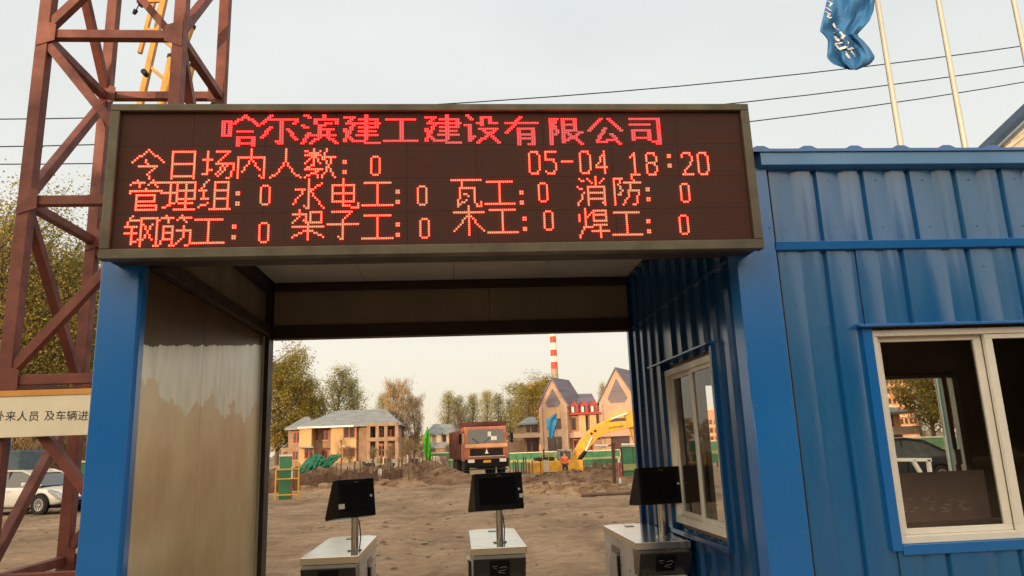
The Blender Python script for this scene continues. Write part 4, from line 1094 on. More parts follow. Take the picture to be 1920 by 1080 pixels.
for (a, b_) in ((1072, 1084), (1096, 1108)): win(gb, XG(a), XG(b_), ZG(846), ZG(826), Yg - 1.6, RW, 2)
for px in (1184, 1196, 1208, 1225, 1240): pass
MB().box(XG(1184) + .02, XG(1262), Yg, Yg + 10, -.6, ZG(756)).build('east_wall', PINKB, gb)
MB().prism([(Yg - .4, ZG(758)), (Yg + 10, ZG(758)), (Yg + 6, ZG(706))], 'x', XG(1180), XG(1262)).build('east_roof', ROOFP, gb)
for px in (1200, 1220, 1240): win(gb, XG(px), XG(px + 10), ZG(806), ZG(784), Yg, RW, 1)
# left wing
MB().box(XG(985), XG(1014) - .02, Yg + 2, Yg + 10, -.6, ZG(790)).build('wing_wall', BRICK, gb)
m_ = MB(); hiproof(m_, XG(986), XG(1014) - .7, Yg + 2, Yg + 10, ZG(790), ZG(776), XG(1000), XG(1012)); m_.build('wing_roof', ROOFG, gb)
for (a, b_, c, d) in ((990, 997, 808, 793), (1000, 1011, 808, 791), (990, 998, 848, 822), (1000, 1011, 848, 822)): win(gb, XG(a), XG(b_), ZG(c), ZG(d), Yg + 2, DKW, 1)
MB().box(XG(964), XG(1013), Yg - .2, Yg + 1.9, ZG(818), ZG(810)).build('wing_balcony', PINKB, gb)
MB().box(XG(960), XG(985) - .02, Yg + 4, Yg + 10, -.6, ZG(822)).build('wing_annex', BRICK, gb)
# orange tower blocks
ORB = mat('orange_brick', (0.62, 0.27, 0.13), .8, var=.15, scale=.3)
BAND = mat('pale_band', (0.70, 0.52, 0.38), .8)
def block(label, x0, x1, Y, ztop, floors, cols):
    t_ = thing('apartment_block', label, 'building', ((x0 + x1) / 2, Y, 0), group='orange tower blocks')
    MB().box(x0, x1, Y, Y + 14, -1, ztop).build('wall', ORB, t_)
    MB().box(x0 - .5, x1 + .5, Y - .5, Y + 14.5, ztop + .01, ztop + 1.2).build('parapet', BAND, t_)
    fh = 3.0; cw = (x1 - x0) / cols
    f_ = int(ztop // fh)
    src = None
    for r_ in range(max(0, f_ - floors), f_):
        MB().box(x0 - .15, x1 + .15, Y - .3, Y - .02, r_ * fh + .1, r_ * fh + .6).build('floor_band', BAND, t_)
        for c in range(cols):
            if src is None: src = MB().box(-cw * .28, cw * .28, -.12, .05, 0, 1.5).build('window', DG, t_, world=False)
            o = src if (r_ == max(0, f_ - floors) and c == 0) else inst(src, 'window', t_)
            o.location = (x0 + cw * (c + .5) - t_.location.x, 0, r_ * fh + 1.1)
block('distant orange tower block behind the left steep gable', at(994, 740, 300).x, at(1036, 740, 300).x, 300, at(1010, 722, 300).z, 7, 6)
bx0, bx1 = at(1640, 760, 210).x, at(1716, 760, 210).x
block('orange tower block seen through the guard house window', bx0, bx1, 210, at(1690, 690, 210).z, 9, 9)
block('far orange tower block seen through the side window', at(1290, 780, 260).x, at(1345, 780, 260).x, 260, at(1320, 770, 260).z, 4, 6)
bh = thing('bungalow', 'low orange house with blue grey roof seen through the front window', 'house', (at(1680, 800, 80).x, 80, 0))
px_ = lambda p, Y=80: at(p, 800, Y).x
MB().box(px_(1650), px_(1690), 80, 88, -.3, at(1680, 772, 80).z).build('wall', mat('orange_render', (.55, .26, .12), .8), bh)
m_ = MB(); hiproof(m_, px_(1640), px_(1700), 80, 88, at(1680, 772, 80).z, at(1680, 752, 80).z, px_(1655), px_(1670)); m_.build('roof', ROOFG, bh)
win(bh, px_(1668), px_(1676), at(1680, 800, 80).z, at(1680, 778, 80).z, 80, DKW, 1)
MB().box(px_(1650), px_(1702), 77.5, 79.9, at(1680, 815, 80).z, at(1680, 800, 80).z).build('terrace', mat('terrace_stone', (.4, .3, .22), .8), bh)
# chimney
Yc = 420
ch = thing('factory_chimney', 'tall chimney with red and white bands on the horizon', 'chimney', (at(1040, 700, Yc).x, Yc, 0))
CRED = mat('chimney_red', (.62, .06, .03), .7, var=.1); CWH = mat('chimney_white', (.80, .72, .6), .7, var=.1); CGR = mat('chimney_concrete', (.36, .30, .23), .8)
cx_ = at(1040, 700, Yc).x
def crad(z): return 1.95 + (at(1040, 690, Yc).z - z) * .012
zz_ = [at(1040, py, Yc).z for py in (692, 679, 668, 656, 643, 631, 619, 607, 595, 583)]
MB().tube([(cx_, Yc, -1), (cx_, Yc, zz_[0])], [crad(-1), crad(zz_[0])], 20).build('shaft', CGR, ch, smooth=True)
for i in range(len(zz_) - 1):
    MB().tube([(cx_, Yc, zz_[i] + .01), (cx_, Yc, zz_[i + 1])], [crad(zz_[i]), crad(zz_[i + 1])], 20).build('painted_band', (CRED, CWH)[i % 2], ch, smooth=True)

# ------------------------------------------------------------------ earth mounds and spoil
EARTH = mat('dug_earth', (0.24, 0.15, 0.095), .95, c2=(0.11, 0.068, 0.045), scale=1.4, bump=.7, bscale=9, spec=.1)
EARTH_L = mat('dry_earth', (0.38, 0.26, 0.165), .95, c2=(0.24, 0.155, 0.10), scale=1.2, bump=.7, bscale=8, spec=.1)
def mound(label, pts, w_, h_, seed, m_=EARTH, name='earth_mound'):
    """ridge of loose earth along a polyline"""
    rs = random.Random(seed); mb = MB()
    P_ = [Vector(p) for p in pts]
    xs_ = [p.x for p in P_]; ys_ = [p.y for p in P_]
    x0, x1, y0, y1 = min(xs_) - w_ * 1.3, max(xs_) + w_ * 1.3, min(ys_) - w_ * 1.3, max(ys_) + w_ * 1.3
    st = max(.16, (x1 - x0) / 110); nx_, ny_ = int((x1 - x0) / st) + 1, int((y1 - y0) / st) + 1
    def d2(x, y):
        best = 9e9; hh = 0
        for a, b_ in zip(P_[:-1], P_[1:]):
            ab = (b_ - a).to_2d(); ap = Vector((x - a.x, y - a.y)); s_ = min(1, max(0, ap.dot(ab) / max(ab.dot(ab), 1e-6)))
            q = a.to_2d() + ab * s_; dd = (Vector((x, y)) - q).length
            if dd < best: best = dd; hh = a.z + (b_.z - a.z) * s_
        return best, hh
    for j in range(ny_ + 1):
        for i in range(nx_ + 1):
            x_, y_ = x0 + i * st, y0 + j * st
            d, hh = d2(x_, y_)
            nn = noise.fractal(Vector((x_ * .8, y_ * .8, seed)), 1.0, 2.0, 5)
            ww = w_ * (1 + .35 * nn)
            prof = max(0, 1 - d / ww)
            rid = noise.fractal(Vector((x_ * 2.3, y_ * 2.3, seed + 5)), .8, 2.1, 5)
            z = h_ * hh * prof ** .85 * (1 + .30 * nn + .22 * rid) if prof > 0 else -.12
            mb.v.append((x_, y_, gz(x_, y_) + (z if prof > 0 else -.12)))
    for j in range(ny_):
        for i in range(nx_):
            a = j * (nx_ + 1) + i; mb.f.append((a, a + 1, a + nx_ + 2, a + nx_ + 1))
    r = thing(name, label, 'earth mound', (sum(xs_) / len(xs_), sum(ys_) / len(ys_), 0), group='heaps of dug earth')
    mb.build('earth', m_, r, smooth=False, fixn=False)
    cl_ = MB()
    for k in range(170):
        a = P_[rs.randrange(len(P_) - 1)]; b_ = P_[min(len(P_) - 1, P_.index(a) + 1)]; s_ = rs.random()
        c = a + (b_ - a) * s_; x_, y_ = c.x + rs.gauss(0, w_ * .6), c.y + rs.gauss(0, w_ * .6); d, hh = d2(x_, y_)
        z = gz(x_, y_) + h_ * hh * max(0, 1 - d / w_) ** .85; rr = rs.choice([.03, .04, .05, .07, .09, .15]) * rs.uniform(.7, 1.2)
        vs = [(x_ + rr * rs.uniform(.6, 1.2) * sx, y_ + rr * rs.uniform(.6, 1.2) * sy, z + rr * rs.uniform(.5, 1.1) * sz) for sx in (-1, 1) for sy in (-1, 1) for sz in (-.6, 1)]
        cl_.add(vs, [(0, 1, 3, 2), (4, 6, 7, 5), (0, 4, 5, 1), (2, 3, 7, 6), (0, 2, 6, 4), (1, 5, 7, 3)])
    o = cl_.build('clods', m_, r); o['kind'] = 'stuff'
    return r
def Gp(px, py, h): p = gnd(px, py); return (p.x, p.y, h)
mound('brown earth heap in front of the dump truck on its left', [Gp(715, 900, .5), Gp(760, 902, 1.0), Gp(805, 897, 1.1), (.2, 37, .6)], 1.9, .85, 11)
mound('brown earth heap in front of the excavator', [(4.0, 36.5, .6), (5.3, 35.5, 1.0), (6.6, 34.5, .9), (8.4, 33, .5)], 2.2, .52, 12)
mound('low spoil ridge below the yellow railing', [Gp(560, 925, .3), Gp(640, 922, .7), Gp(730, 915, .7), Gp(800, 905, .4)], 1.5, .38, 13, EARTH_L)
mound('low crumbly spoil in front of the right heap', [Gp(1010, 925, .5), Gp(1080, 925, .9), Gp(1150, 922, .5)], .85, .36, 14, EARTH_L)
mound('earth bank behind the stake fence, left', [(-13.5, 40, 1.0), (-10, 41, 1.0), (-6, 43, .9), (-3.5, 46, .7)], 2.2, .95, 15, EARTH)
mound('earth bank at the right edge of the pit', [(6, 56, .8), (12, 54, 1.2), (18, 55, .8)], 2.6, .8, 16, EARTH)
mound('far spoil heap under the villa', [(-22, 88, .5), (-12, 86, .8), (-4, 90, .8)], 5, 0.8, 17, EARTH_L)

STONE = mat('yard_stone', (0.26, 0.20, 0.15), .9, var=.4, scale=6)
m_ = MB(); rs = random.Random(77)
for k in range(1500):
    y_ = 6.5 + rs.random() ** 1.6 * 30; x_ = rs.uniform(-.62, .62) * y_
    if noise.noise(Vector((x_ * .35, y_ * .35, 1))) < -.05 and rs.random() < .8: continue
    rr = rs.choice([.012, .015, .02, .03]) * rs.uniform(.7, 1.4) * (1 + y_ * .03); z = gz(x_, y_)
    vs = [(x_ + rr * rs.uniform(.6, 1.3) * sx, y_ + rr * rs.uniform(.6, 1.3) * sy, z + rr * rs.uniform(.5, 1.0) * sz) for sx in (-1, 1) for sy in (-1, 1) for sz in (-.6, .8)]
    m_.add(vs, [(0, 1, 3, 2), (4, 6, 7, 5), (0, 4, 5, 1), (2, 3, 7, 6), (0, 2, 6, 4), (1, 5, 7, 3)])
tag(m_.build('loose_stones', STONE, fixn=False), 'loose stones and crumbs of earth strewn over the yard', 'stones', kind='stuff')
# ------------------------------------------------------------------ stake fence along the pit, left
WOOD = mat('weathered_wood', (0.17, 0.115, 0.075), .9, var=.4, scale=4)
FAB = mat('brown_bank_cloth', (0.24, 0.13, 0.085), .95, c2=(.15, .085, .06), scale=1.2, bump=.5, bscale=6)
PTS = [(-8.9, 33.6), (-6.6, 34.6), (-4.9, 36.6), (-3.2, 39.5), (-1.6, 42.5), (-.3, 44.5)]
fc = thing('stake_fence', 'brown earth retaining screen held by wooden stakes along the pit edge', 'fence', (-4.9, 36.6, 0))
def along(s_):
    k = min(len(PTS) - 2, int(s_)); f_ = s_ - k; a, b_ = PTS[k], PTS[k + 1]; return a[0] + (b_[0] - a[0]) * f_, a[1] + (b_[1] - a[1]) * f_
m_ = MB(); nsg = 70
for i in range(nsg + 1):
    x_, y_ = along(i / nsg * 3.2); hh = .82 + .30 * noise.noise(Vector((i * .3, 0, 0)))
    for k in range(6):
        m_.v.append((x_ + .1 * noise.noise(Vector((i * .4, k * .6, 2))), y_ + .18 * noise.noise(Vector((i * .35, k * .5, 9))), -.1 + hh * k / 5))
for i in range(nsg):
    for k in range(5):
        a = i * 6 + k; m_.f.append((a, a + 6, a + 7, a + 1))
m_.build('screen', FAB, fc, smooth=True)
rs = random.Random(21)
for i in range(34):
    x_, y_ = along(i / 33 * 5.0); x_ += rs.uniform(-.05, .05); hh = rs.uniform(1.0, 1.5) if i > 9 else rs.uniform(.9, 1.15)
    MB().bar((x_, y_ - .2, -.1), (x_ + rs.uniform(-.06, .06), y_ - .2 + rs.uniform(-.05, .05), hh), rs.uniform(.035, .07)).build('stake', WOOD, fc)
# right stake row, right of truck
fc2 = thing('stake_fence', 'row of grey stakes in front of green hoarding right of the truck', 'fence', (4, 46, 0))
for i in range(9):
    x_ = at(957 + i * 5, 880, 47).x; MB().bar((x_, 47, -1.2), (x_ + rs.uniform(-.06, .06), 47, rs.uniform(.6, 1.15)), rs.uniform(.05, .09)).build('stake', mat('grey_wood', (.22, .17, .13), .9) if i == 0 else WOOD, fc2)
fc3 = thing('stake_fence', 'sheet of brown stakes and boards at right below the green hoarding', 'fence', (11, 56, 0))
for i in range(16):
    x_ = at(1092 + i * 5.0, 880, 57).x; MB().box(x_, x_ + .17, 57, 57.1, -1.3, rs.uniform(-.1, .45)).build('board', WOOD if i % 3 else FAB, fc3)
# ------------------------------------------------------------------ green hoardings
GREEN = mat('green_hoarding', (0.045, 0.20, 0.10), .7, var=.35, scale=1.0)
GREEN_L = mat('faded_green_hoarding', (0.11, 0.24, 0.11), .7, var=.3, scale=1.0)
CAP = mat('hoarding_cap', (.62, .58, .48), .6)
def hoarding(label, px0, px1, Y, pyt, pyb, n, cap=True, m_=GREEN, name='site_hoarding', lower=None):
    x0, x1 = at(px0, pyt, Y).x, at(px1, pyt, Y).x; zt = at((px0 + px1) / 2, pyt, Y).z; zb_ = at((px0 + px1) / 2, pyb, Y).z
    r = thing(name, label, 'hoarding', ((x0 + x1) / 2, Y, zb_), group='green site hoardings')
    w_ = (x1 - x0) / n
    for i in range(n):
        MB().box(x0 + i * w_ + .01, x0 + (i + 1) * w_ - .01, Y, Y + .05, zb_, zt + rs.uniform(-.02, .02)).build('panel', m_, r)
        MB().box(x0 + i * w_ - .04, x0 + i * w_ + .04, Y + .06, Y + .14, min(-.2, zb_ - .5), zt).build('post', DKW, r)
    if cap: MB().box(x0, x1, Y - .05, Y + .12, zt + .03, zt + .12).build('cap_rail', CAP, r)
    if lower: MB().box(x0, x1, Y - .06, Y - .01, zb_ + (zt - zb_) * .42, zb_ + (zt - zb_) * .58).build('yellow_stripe', mat('stripe', (.30, .34, .14), .7), r)
    return r
hoarding('long green hoarding between the truck and the excavator', 955, 1072, 78, 849, 877, 9, lower=1)
hoarding('green hoarding right of the excavator', 1085, 1162, 76, 846, 872, 6, lower=1)
hoarding('green hoarding left of the truck', 805, 868, 80, 850, 875, 5, lower=1)
hoarding('tall green gate panels at the guard house corner', 1166, 1206, 33, 838, 914, 2, m_=GREEN, lower=1)
hoarding('green hoarding piece behind the white car', 120, 330, 36, 866, 925, 4, lower=1)
hoarding('green hoarding at the left edge beyond the car roof', -60, 75, 38, 874, 925, 3)
hoarding('green screen seen through the side window', 1285, 1380, 60, 828, 868, 5, lower=1)
hoarding('faded green strip seen through the front window', 1640, 1830, 48, 822, 868, 8, m_=GREEN_L, lower=1)
# white and red barrier pole + posts near the right
bp_ = thing('barrier_pole', 'white horizontal barrier bar on a red post near the green gate', 'barrier', tuple(gnd(1160, 912)))
g0 = gnd(1160, 912)
MB().tube([at(1115, 836, g0.y), at(1140, 836, g0.y)], .045, 8).build('white_bar', WHITEP, bp_)
MB().tube([at(1165, 834, g0.y - .3), at(1190, 834, g0.y - .3)], .05, 8).build('white_bar', WHITEP, bp_)
MB().bar(at(1130, 838, g0.y + .05), at(1160, 832, g0.y + .05), .06).build('red_arm', REDP, bp_)
MB().bar((g0.x - .15, g0.y, 0), (g0.x - .12, g0.y, at(1157, 830, g0.y).z), .12).build('post', DKW, bp_)
MB().bar((g0.x + .05, g0.y - .1, 0), (g0.x + .05, g0.y - .1, at(1161, 858, g0.y).z), .07).build('striped_post', WHITEP, bp_)
MB().bar((g0.x + .05, g0.y - .14, .35), (g0.x + .05, g0.y - .14, .9), .072).build('red_sleeve', REDP, bp_)
MB().box(g0.x - .3, g0.x + .3, g0.y - .2, g0.y + .3, 0, .12).build('foot', CONC, bp_)
# pipes on the ground
for i, (a, b_, r_, l) in enumerate((((1090, 932), (1215, 926), .065, 'dark steel pipe lying on the ground, nearest'), ((1110, 921), (1215, 917), .05, 'dark pipe lying behind the nearest one'))):
    p, q = gnd(*a), gnd(*b_); o = MB().tube([(p.x, p.y, r_), (q.x, q.y, r_)], r_, 10).build('steel_pipe', mat('pipe_brown', (.16, .11, .08), .7), smooth=True); tag(o, l, 'pipe', 'pipes on the ground')
p, q = gnd(545, 925), gnd(660, 921)
tag(MB().bar((p.x, p.y, .06), (q.x, q.y, .06), .12).build('timber_beam', WOOD), 'long timber lying beyond the yellow railing', 'timber')

# ------------------------------------------------------------------ yellow railing frame
g0 = gnd(540, 938)
yr = thing('yellow_railing', 'yellow pipe railing frame with a green panel at the passage edge', 'railing', tuple(g0))
Yr = g0.y
xa, xb = at(517, 900, Yr).x, at(560, 900, Yr).x
for x_, top in ((xa, 880), (xb, 868)):
    MB().tube([(x_, Yr, 0), (x_, Yr, at(540, top, Yr).z)], .033, 8).build('post', YEL2, yr, smooth=True)
for py in (880, 898, 928): MB().tube([(xa, Yr, at(540, py, Yr).z), (xb, Yr, at(540, py, Yr).z)], .026, 8).build('rail', YEL2, yr, smooth=True)
xm_ = at(546, 900, Yr).x
MB().tube([(xm_, Yr + .1, .75), (xm_, Yr + .1, at(546, 876, Yr).z)], .028, 8).build('white_post', WHITEP, yr)
MB().tube([(xm_, Yr + .1, .0), (xm_, Yr + .1, .749)], .030, 8).build('red_post', REDP, yr)
MB().box(at(522, 870, Yr).x, at(545, 870, Yr).x, Yr + .2, Yr + .23, .02, at(535, 856, Yr).z).build('green_panel', GREEN, yr)
MB().box(at(521, 870, Yr).x, at(546, 870, Yr).x, Yr + .18, Yr + .25, at(535, 856, Yr).z + .01, at(535, 852, Yr).z).build('panel_cap', WHITEP, yr)
# step ladder beside it
g1 = gnd(588, 925); sl = thing('trestle', 'thin grey trestle in front of the stake screen', 'trestle', tuple(g1))
MB().bar((g1.x - .18, g1.y, 0), (g1.x - .02, g1.y, .85), .03).build('leg', WOOD, sl); MB().bar((g1.x + .2, g1.y, 0), (g1.x + .04, g1.y, .85), .03).build('leg', WOOD, sl)
MB().bar((g1.x - .1, g1.y, .4), (g1.x + .12, g1.y, .4), .025).build('rung', WOOD, sl); MB().bar((g1.x - .06, g1.y, .65), (g1.x + .08, g1.y, .65), .025).build('rung', WOOD, sl)
# ------------------------------------------------------------------ green netting heap
NET = mat('green_net', (0.015, 0.20, 0.10), .7, c2=(.008, .11, .055), scale=2.5, bump=.5, bscale=12)
m_ = MB(); Yn = 36.5; nu, nv = 60, 16
top = [(560, 880), (575, 862), (590, 852), (603, 854), (612, 862), (620, 853), (632, 852), (640, 853)]
bot = [(560, 889), (575, 884), (590, 879), (600, 872), (610, 878), (618, 876), (628, 866), (640, 855)]
def ip(pts, u):
    f_ = u * (len(pts) - 1); k = min(len(pts) - 2, int(f_)); f_ -= k; return pts[k][0] + (pts[k + 1][0] - pts[k][0]) * f_, pts[k][1] + (pts[k + 1][1] - pts[k][1]) * f_
for i in range(nu + 1):
    a, b_ = ip(top, i / nu), ip(bot, i / nu)
    for j in range(nv + 1):
        v = j / nv; px, py = a[0] + (b_[0] - a[0]) * v, a[1] + (b_[1] - a[1]) * v
        m_.v.append(tuple(at(px, py, Yn - .9 * math.sin(v * 1.57) + .10 * math.sin(i * .9 + j * .55) + .14 * noise.noise(Vector((i * .22, j * .3, 4))))))
for i in range(nu):
    for j in range(nv): a = i * (nv + 1) + j; m_.f.append((a, a + nv + 1, a + nv + 2, a + 1))
o = m_.build('green_netting', NET, smooth=True); md = o.modifiers.new('s', 'SOLIDIFY'); md.thickness = .03
tag(o, 'bright green netting draped over the earth bank', 'netting')
# ------------------------------------------------------------------ small flags on the site
def small_flag(label, px, pyt, pyb, Y, outline, m_, z0=None, name='site_flag'):
    x_ = at(px, pyt, Y).x; r = thing(name, label, 'flag', (x_, Y, gz(x_, Y)))
    MB().tube([(x_, Y, gz(x_, Y)), (x_, Y, at(px, pyt, Y).z)], .03, 6).build('pole', WOOD, r)
    mb = MB(); n = len(outline) // 2; nu = 8
    L, Rr = outline
    for i in range(13):
        a, b_ = ip(L, i / 12), ip(Rr, i / 12)
        for j in range(nu + 1):
            u = j / nu; mb.v.append(tuple(at(a[0] + (b_[0] - a[0]) * u, a[1] + (b_[1] - a[1]) * u, Y - .08 + .12 * math.sin(u * 9 + i * .5))))
    for i in range(12):
        for j in range(nu): a = i * (nu + 1) + j; mb.f.append((a, a + 1, a + nu + 2, a + nu + 1))
    o = mb.build('cloth', m_, r, smooth=True); md = o.modifiers.new('s', 'SOLIDIFY'); md.thickness = .02
small_flag('bright green flag hanging limp on a pole', 801, 800, 870, 45.5, ([(800, 803), (794, 820), (795, 845), (799, 864)], [(803, 803), (806, 822), (808, 845), (807, 864)]), mat('bright_green_cloth', (.10, .55, .03), .6))
small_flag('blue flag in front of the left steep gable', 1042, 772, 860, 60, ([(1040, 776), (1024, 788), (1028, 808), (1030, 822)], [(1044, 776), (1044, 790), (1040, 810), (1038, 823)]), mat('blue_cloth', (.02, .20, .42), .6))
small_flag('blue flag behind the white car', 8, 800, 868, 34, ([(4, 812), (2, 830), (4, 845), (5, 858)], [(22, 812), (21, 830), (20, 845), (18, 852)]), mat('blue_cloth2', (.03, .16, .42), .6))
cxb = at(20, 850, 35)
tag(MB().box(at(-20, 850, 35).x, at(38, 850, 35).x, 35, 37, gz(cxb.x, 35), at(20, 845, 35).z).build('site_cabin', mat('grey_blue_cabin', (.10, .15, .19), .6), bevel=.05), 'grey blue site cabin at the left edge behind the white car', 'cabin')
# clutter on the far side of the pit
CLT = [mat('clutter_grey', (.30, .27, .22), .7), mat('clutter_brown', (.20, .12, .08), .8), mat('clutter_dark', (.06, .045, .04), .8), mat('clutter_pale', (.55, .48, .38), .7)]
rs = random.Random(33)
for i in range(16):
    px = 690 + i * 9.5 + rs.uniform(-3, 3); Y = 62 + rs.uniform(-4, 8); x_ = at(px, 860, Y).x; zg = gz(x_, Y)
    zt = at(px, rs.uniform(855, 868), Y).z
    w_, d_ = rs.uniform(.25, .6), rs.uniform(.4, .9)
    r = thing('formwork_stack', 'stack of site boards and formwork beyond the stakes', 'boards', (x_, Y, zg), rs.uniform(-.5, .5), group='formwork stacks beyond the stakes')
    k = 5; hh = (zt - zg) / k
    for j in range(k):
        o_ = rs.uniform(-.06, .06); MB().box(-w_ + o_, w_ + o_, -d_, d_, j * hh + .01, (j + 1) * hh - .01).build('board', CLT[(i + j // 2) % 4], r, world=False)
for i in range(16):
    px = 700 + i * 8.5 + rs.uniform(-3, 3); Y = 52 + rs.uniform(-3, 6); x_ = at(px, 870, Y).x; zg = gz(x_, Y)
    zt = at(px, rs.uniform(852, 866), Y).z
    tag(MB().bar((x_, Y, zg - .1), (x_ + rs.uniform(-.1, .1), Y, zt), rs.uniform(.06, .12)).build('rebar_post', [WOOD, CLT[0], CLT[3]][i % 3]), 'upright post standing in the pit left of the truck', 'post', 'posts standing in the pit')
# shrubs behind the tower
for i, (px, py) in enumerate(((60, 815), (110, 820), (160, 818), (90, 838), (190, 815), (30, 825))):
    p = at(px, py, 39 + i % 3); tree('G', p.x, p.y, p.z + .2, 1.6, 'bare brown shrub behind the white car, ' + ('in line with its windscreen', 'in line with its bonnet', 'in line with its nose', 'lowest one over its roof', 'next to the blue column', 'at its rear door')[i], 'shrubs behind the white car')
for i, (px, py) in enumerate(((640, 832), (655, 846), (730, 842), (765, 835), (790, 842), (700, 848), (845, 842))):
    p = at(px, py, 100 + i % 3 * 3); tree('G', p.x, p.y, p.z + .6, 1.5, 'bare brown shrub in front of ' + ('the middle of the sandy villa', 'the villa front, lower of two', 'the villa loggia', 'the right corner of the villa', 'the gap beside the green flag', 'the left end of the villa loggia', 'the small grey roofed house')[i], 'shrubs in front of the villas')

# ------------------------------------------------------------------ vehicles
def wheel(root, x, y, r_, w_, hub, tyre=RUBBER, spokes=10, zc=None):
    """wheel with axis along local x"""
    z = zc or r_
    s_ = 1 if x > 0 else -1
    pr = [(-w_ / 2, r_ * .62), (-w_ / 2, r_ * .93), (-w_ / 2 + w_ * .12, r_), (w_ / 2 - w_ * .12, r_), (w_ / 2, r_ * .93), (w_ / 2, r_ * .62)]
    m_ = MB(); n = 26
    for k in range(n):
        a = 2 * math.pi * k / n
        for dx, rr in pr: m_.v.append((x + dx, y + math.cos(a) * rr, z + math.sin(a) * rr))
    q = len(pr)
    for k in range(n):
        for j in range(q): a = k * q + j; b_ = k * q + (j + 1) % q; c = ((k + 1) % n) * q + (j + 1) % q; d = ((k + 1) % n) * q + j; m_.f.append((a, b_, c, d))
    ty = m_.build('wheel', tyre, root, world=False, smooth=True)
    m_ = MB(); m_.tube([(x + s_ * w_ * .15, y, z), (x + s_ * w_ * .22, y, z)], r_ * .62, 22)
    m_.build('rim_back', DARK, ty, world=False)
    m_ = MB()
    for k in range(spokes):
        a = 2 * math.pi * k / spokes
        m_.bar((x + s_ * w_ * .30, y, z), (x + s_ * w_ * .38, y + math.cos(a) * r_ * .6, z + math.sin(a) * r_ * .6), r_ * .12, r_ * .10, up=(1, 0, 0))
    m_.tube([(x + s_ * w_ * .22, y, z), (x + s_ * w_ * .45, y, z)], r_ * .17, 12)
    for k in range(24):
        a0, a1 = 2 * math.pi * k / 24, 2 * math.pi * (k + 1) / 24
        m_.bar((x + s_ * w_ * .38, y + math.cos(a0) * r_ * .6, z + math.sin(a0) * r_ * .6), (x + s_ * w_ * .38, y + math.cos(a1) * r_ * .6, z + math.sin(a1) * r_ * .6), .03, .05, up=(1, 0, 0))
    m_.build('rim', hub, ty, world=False)
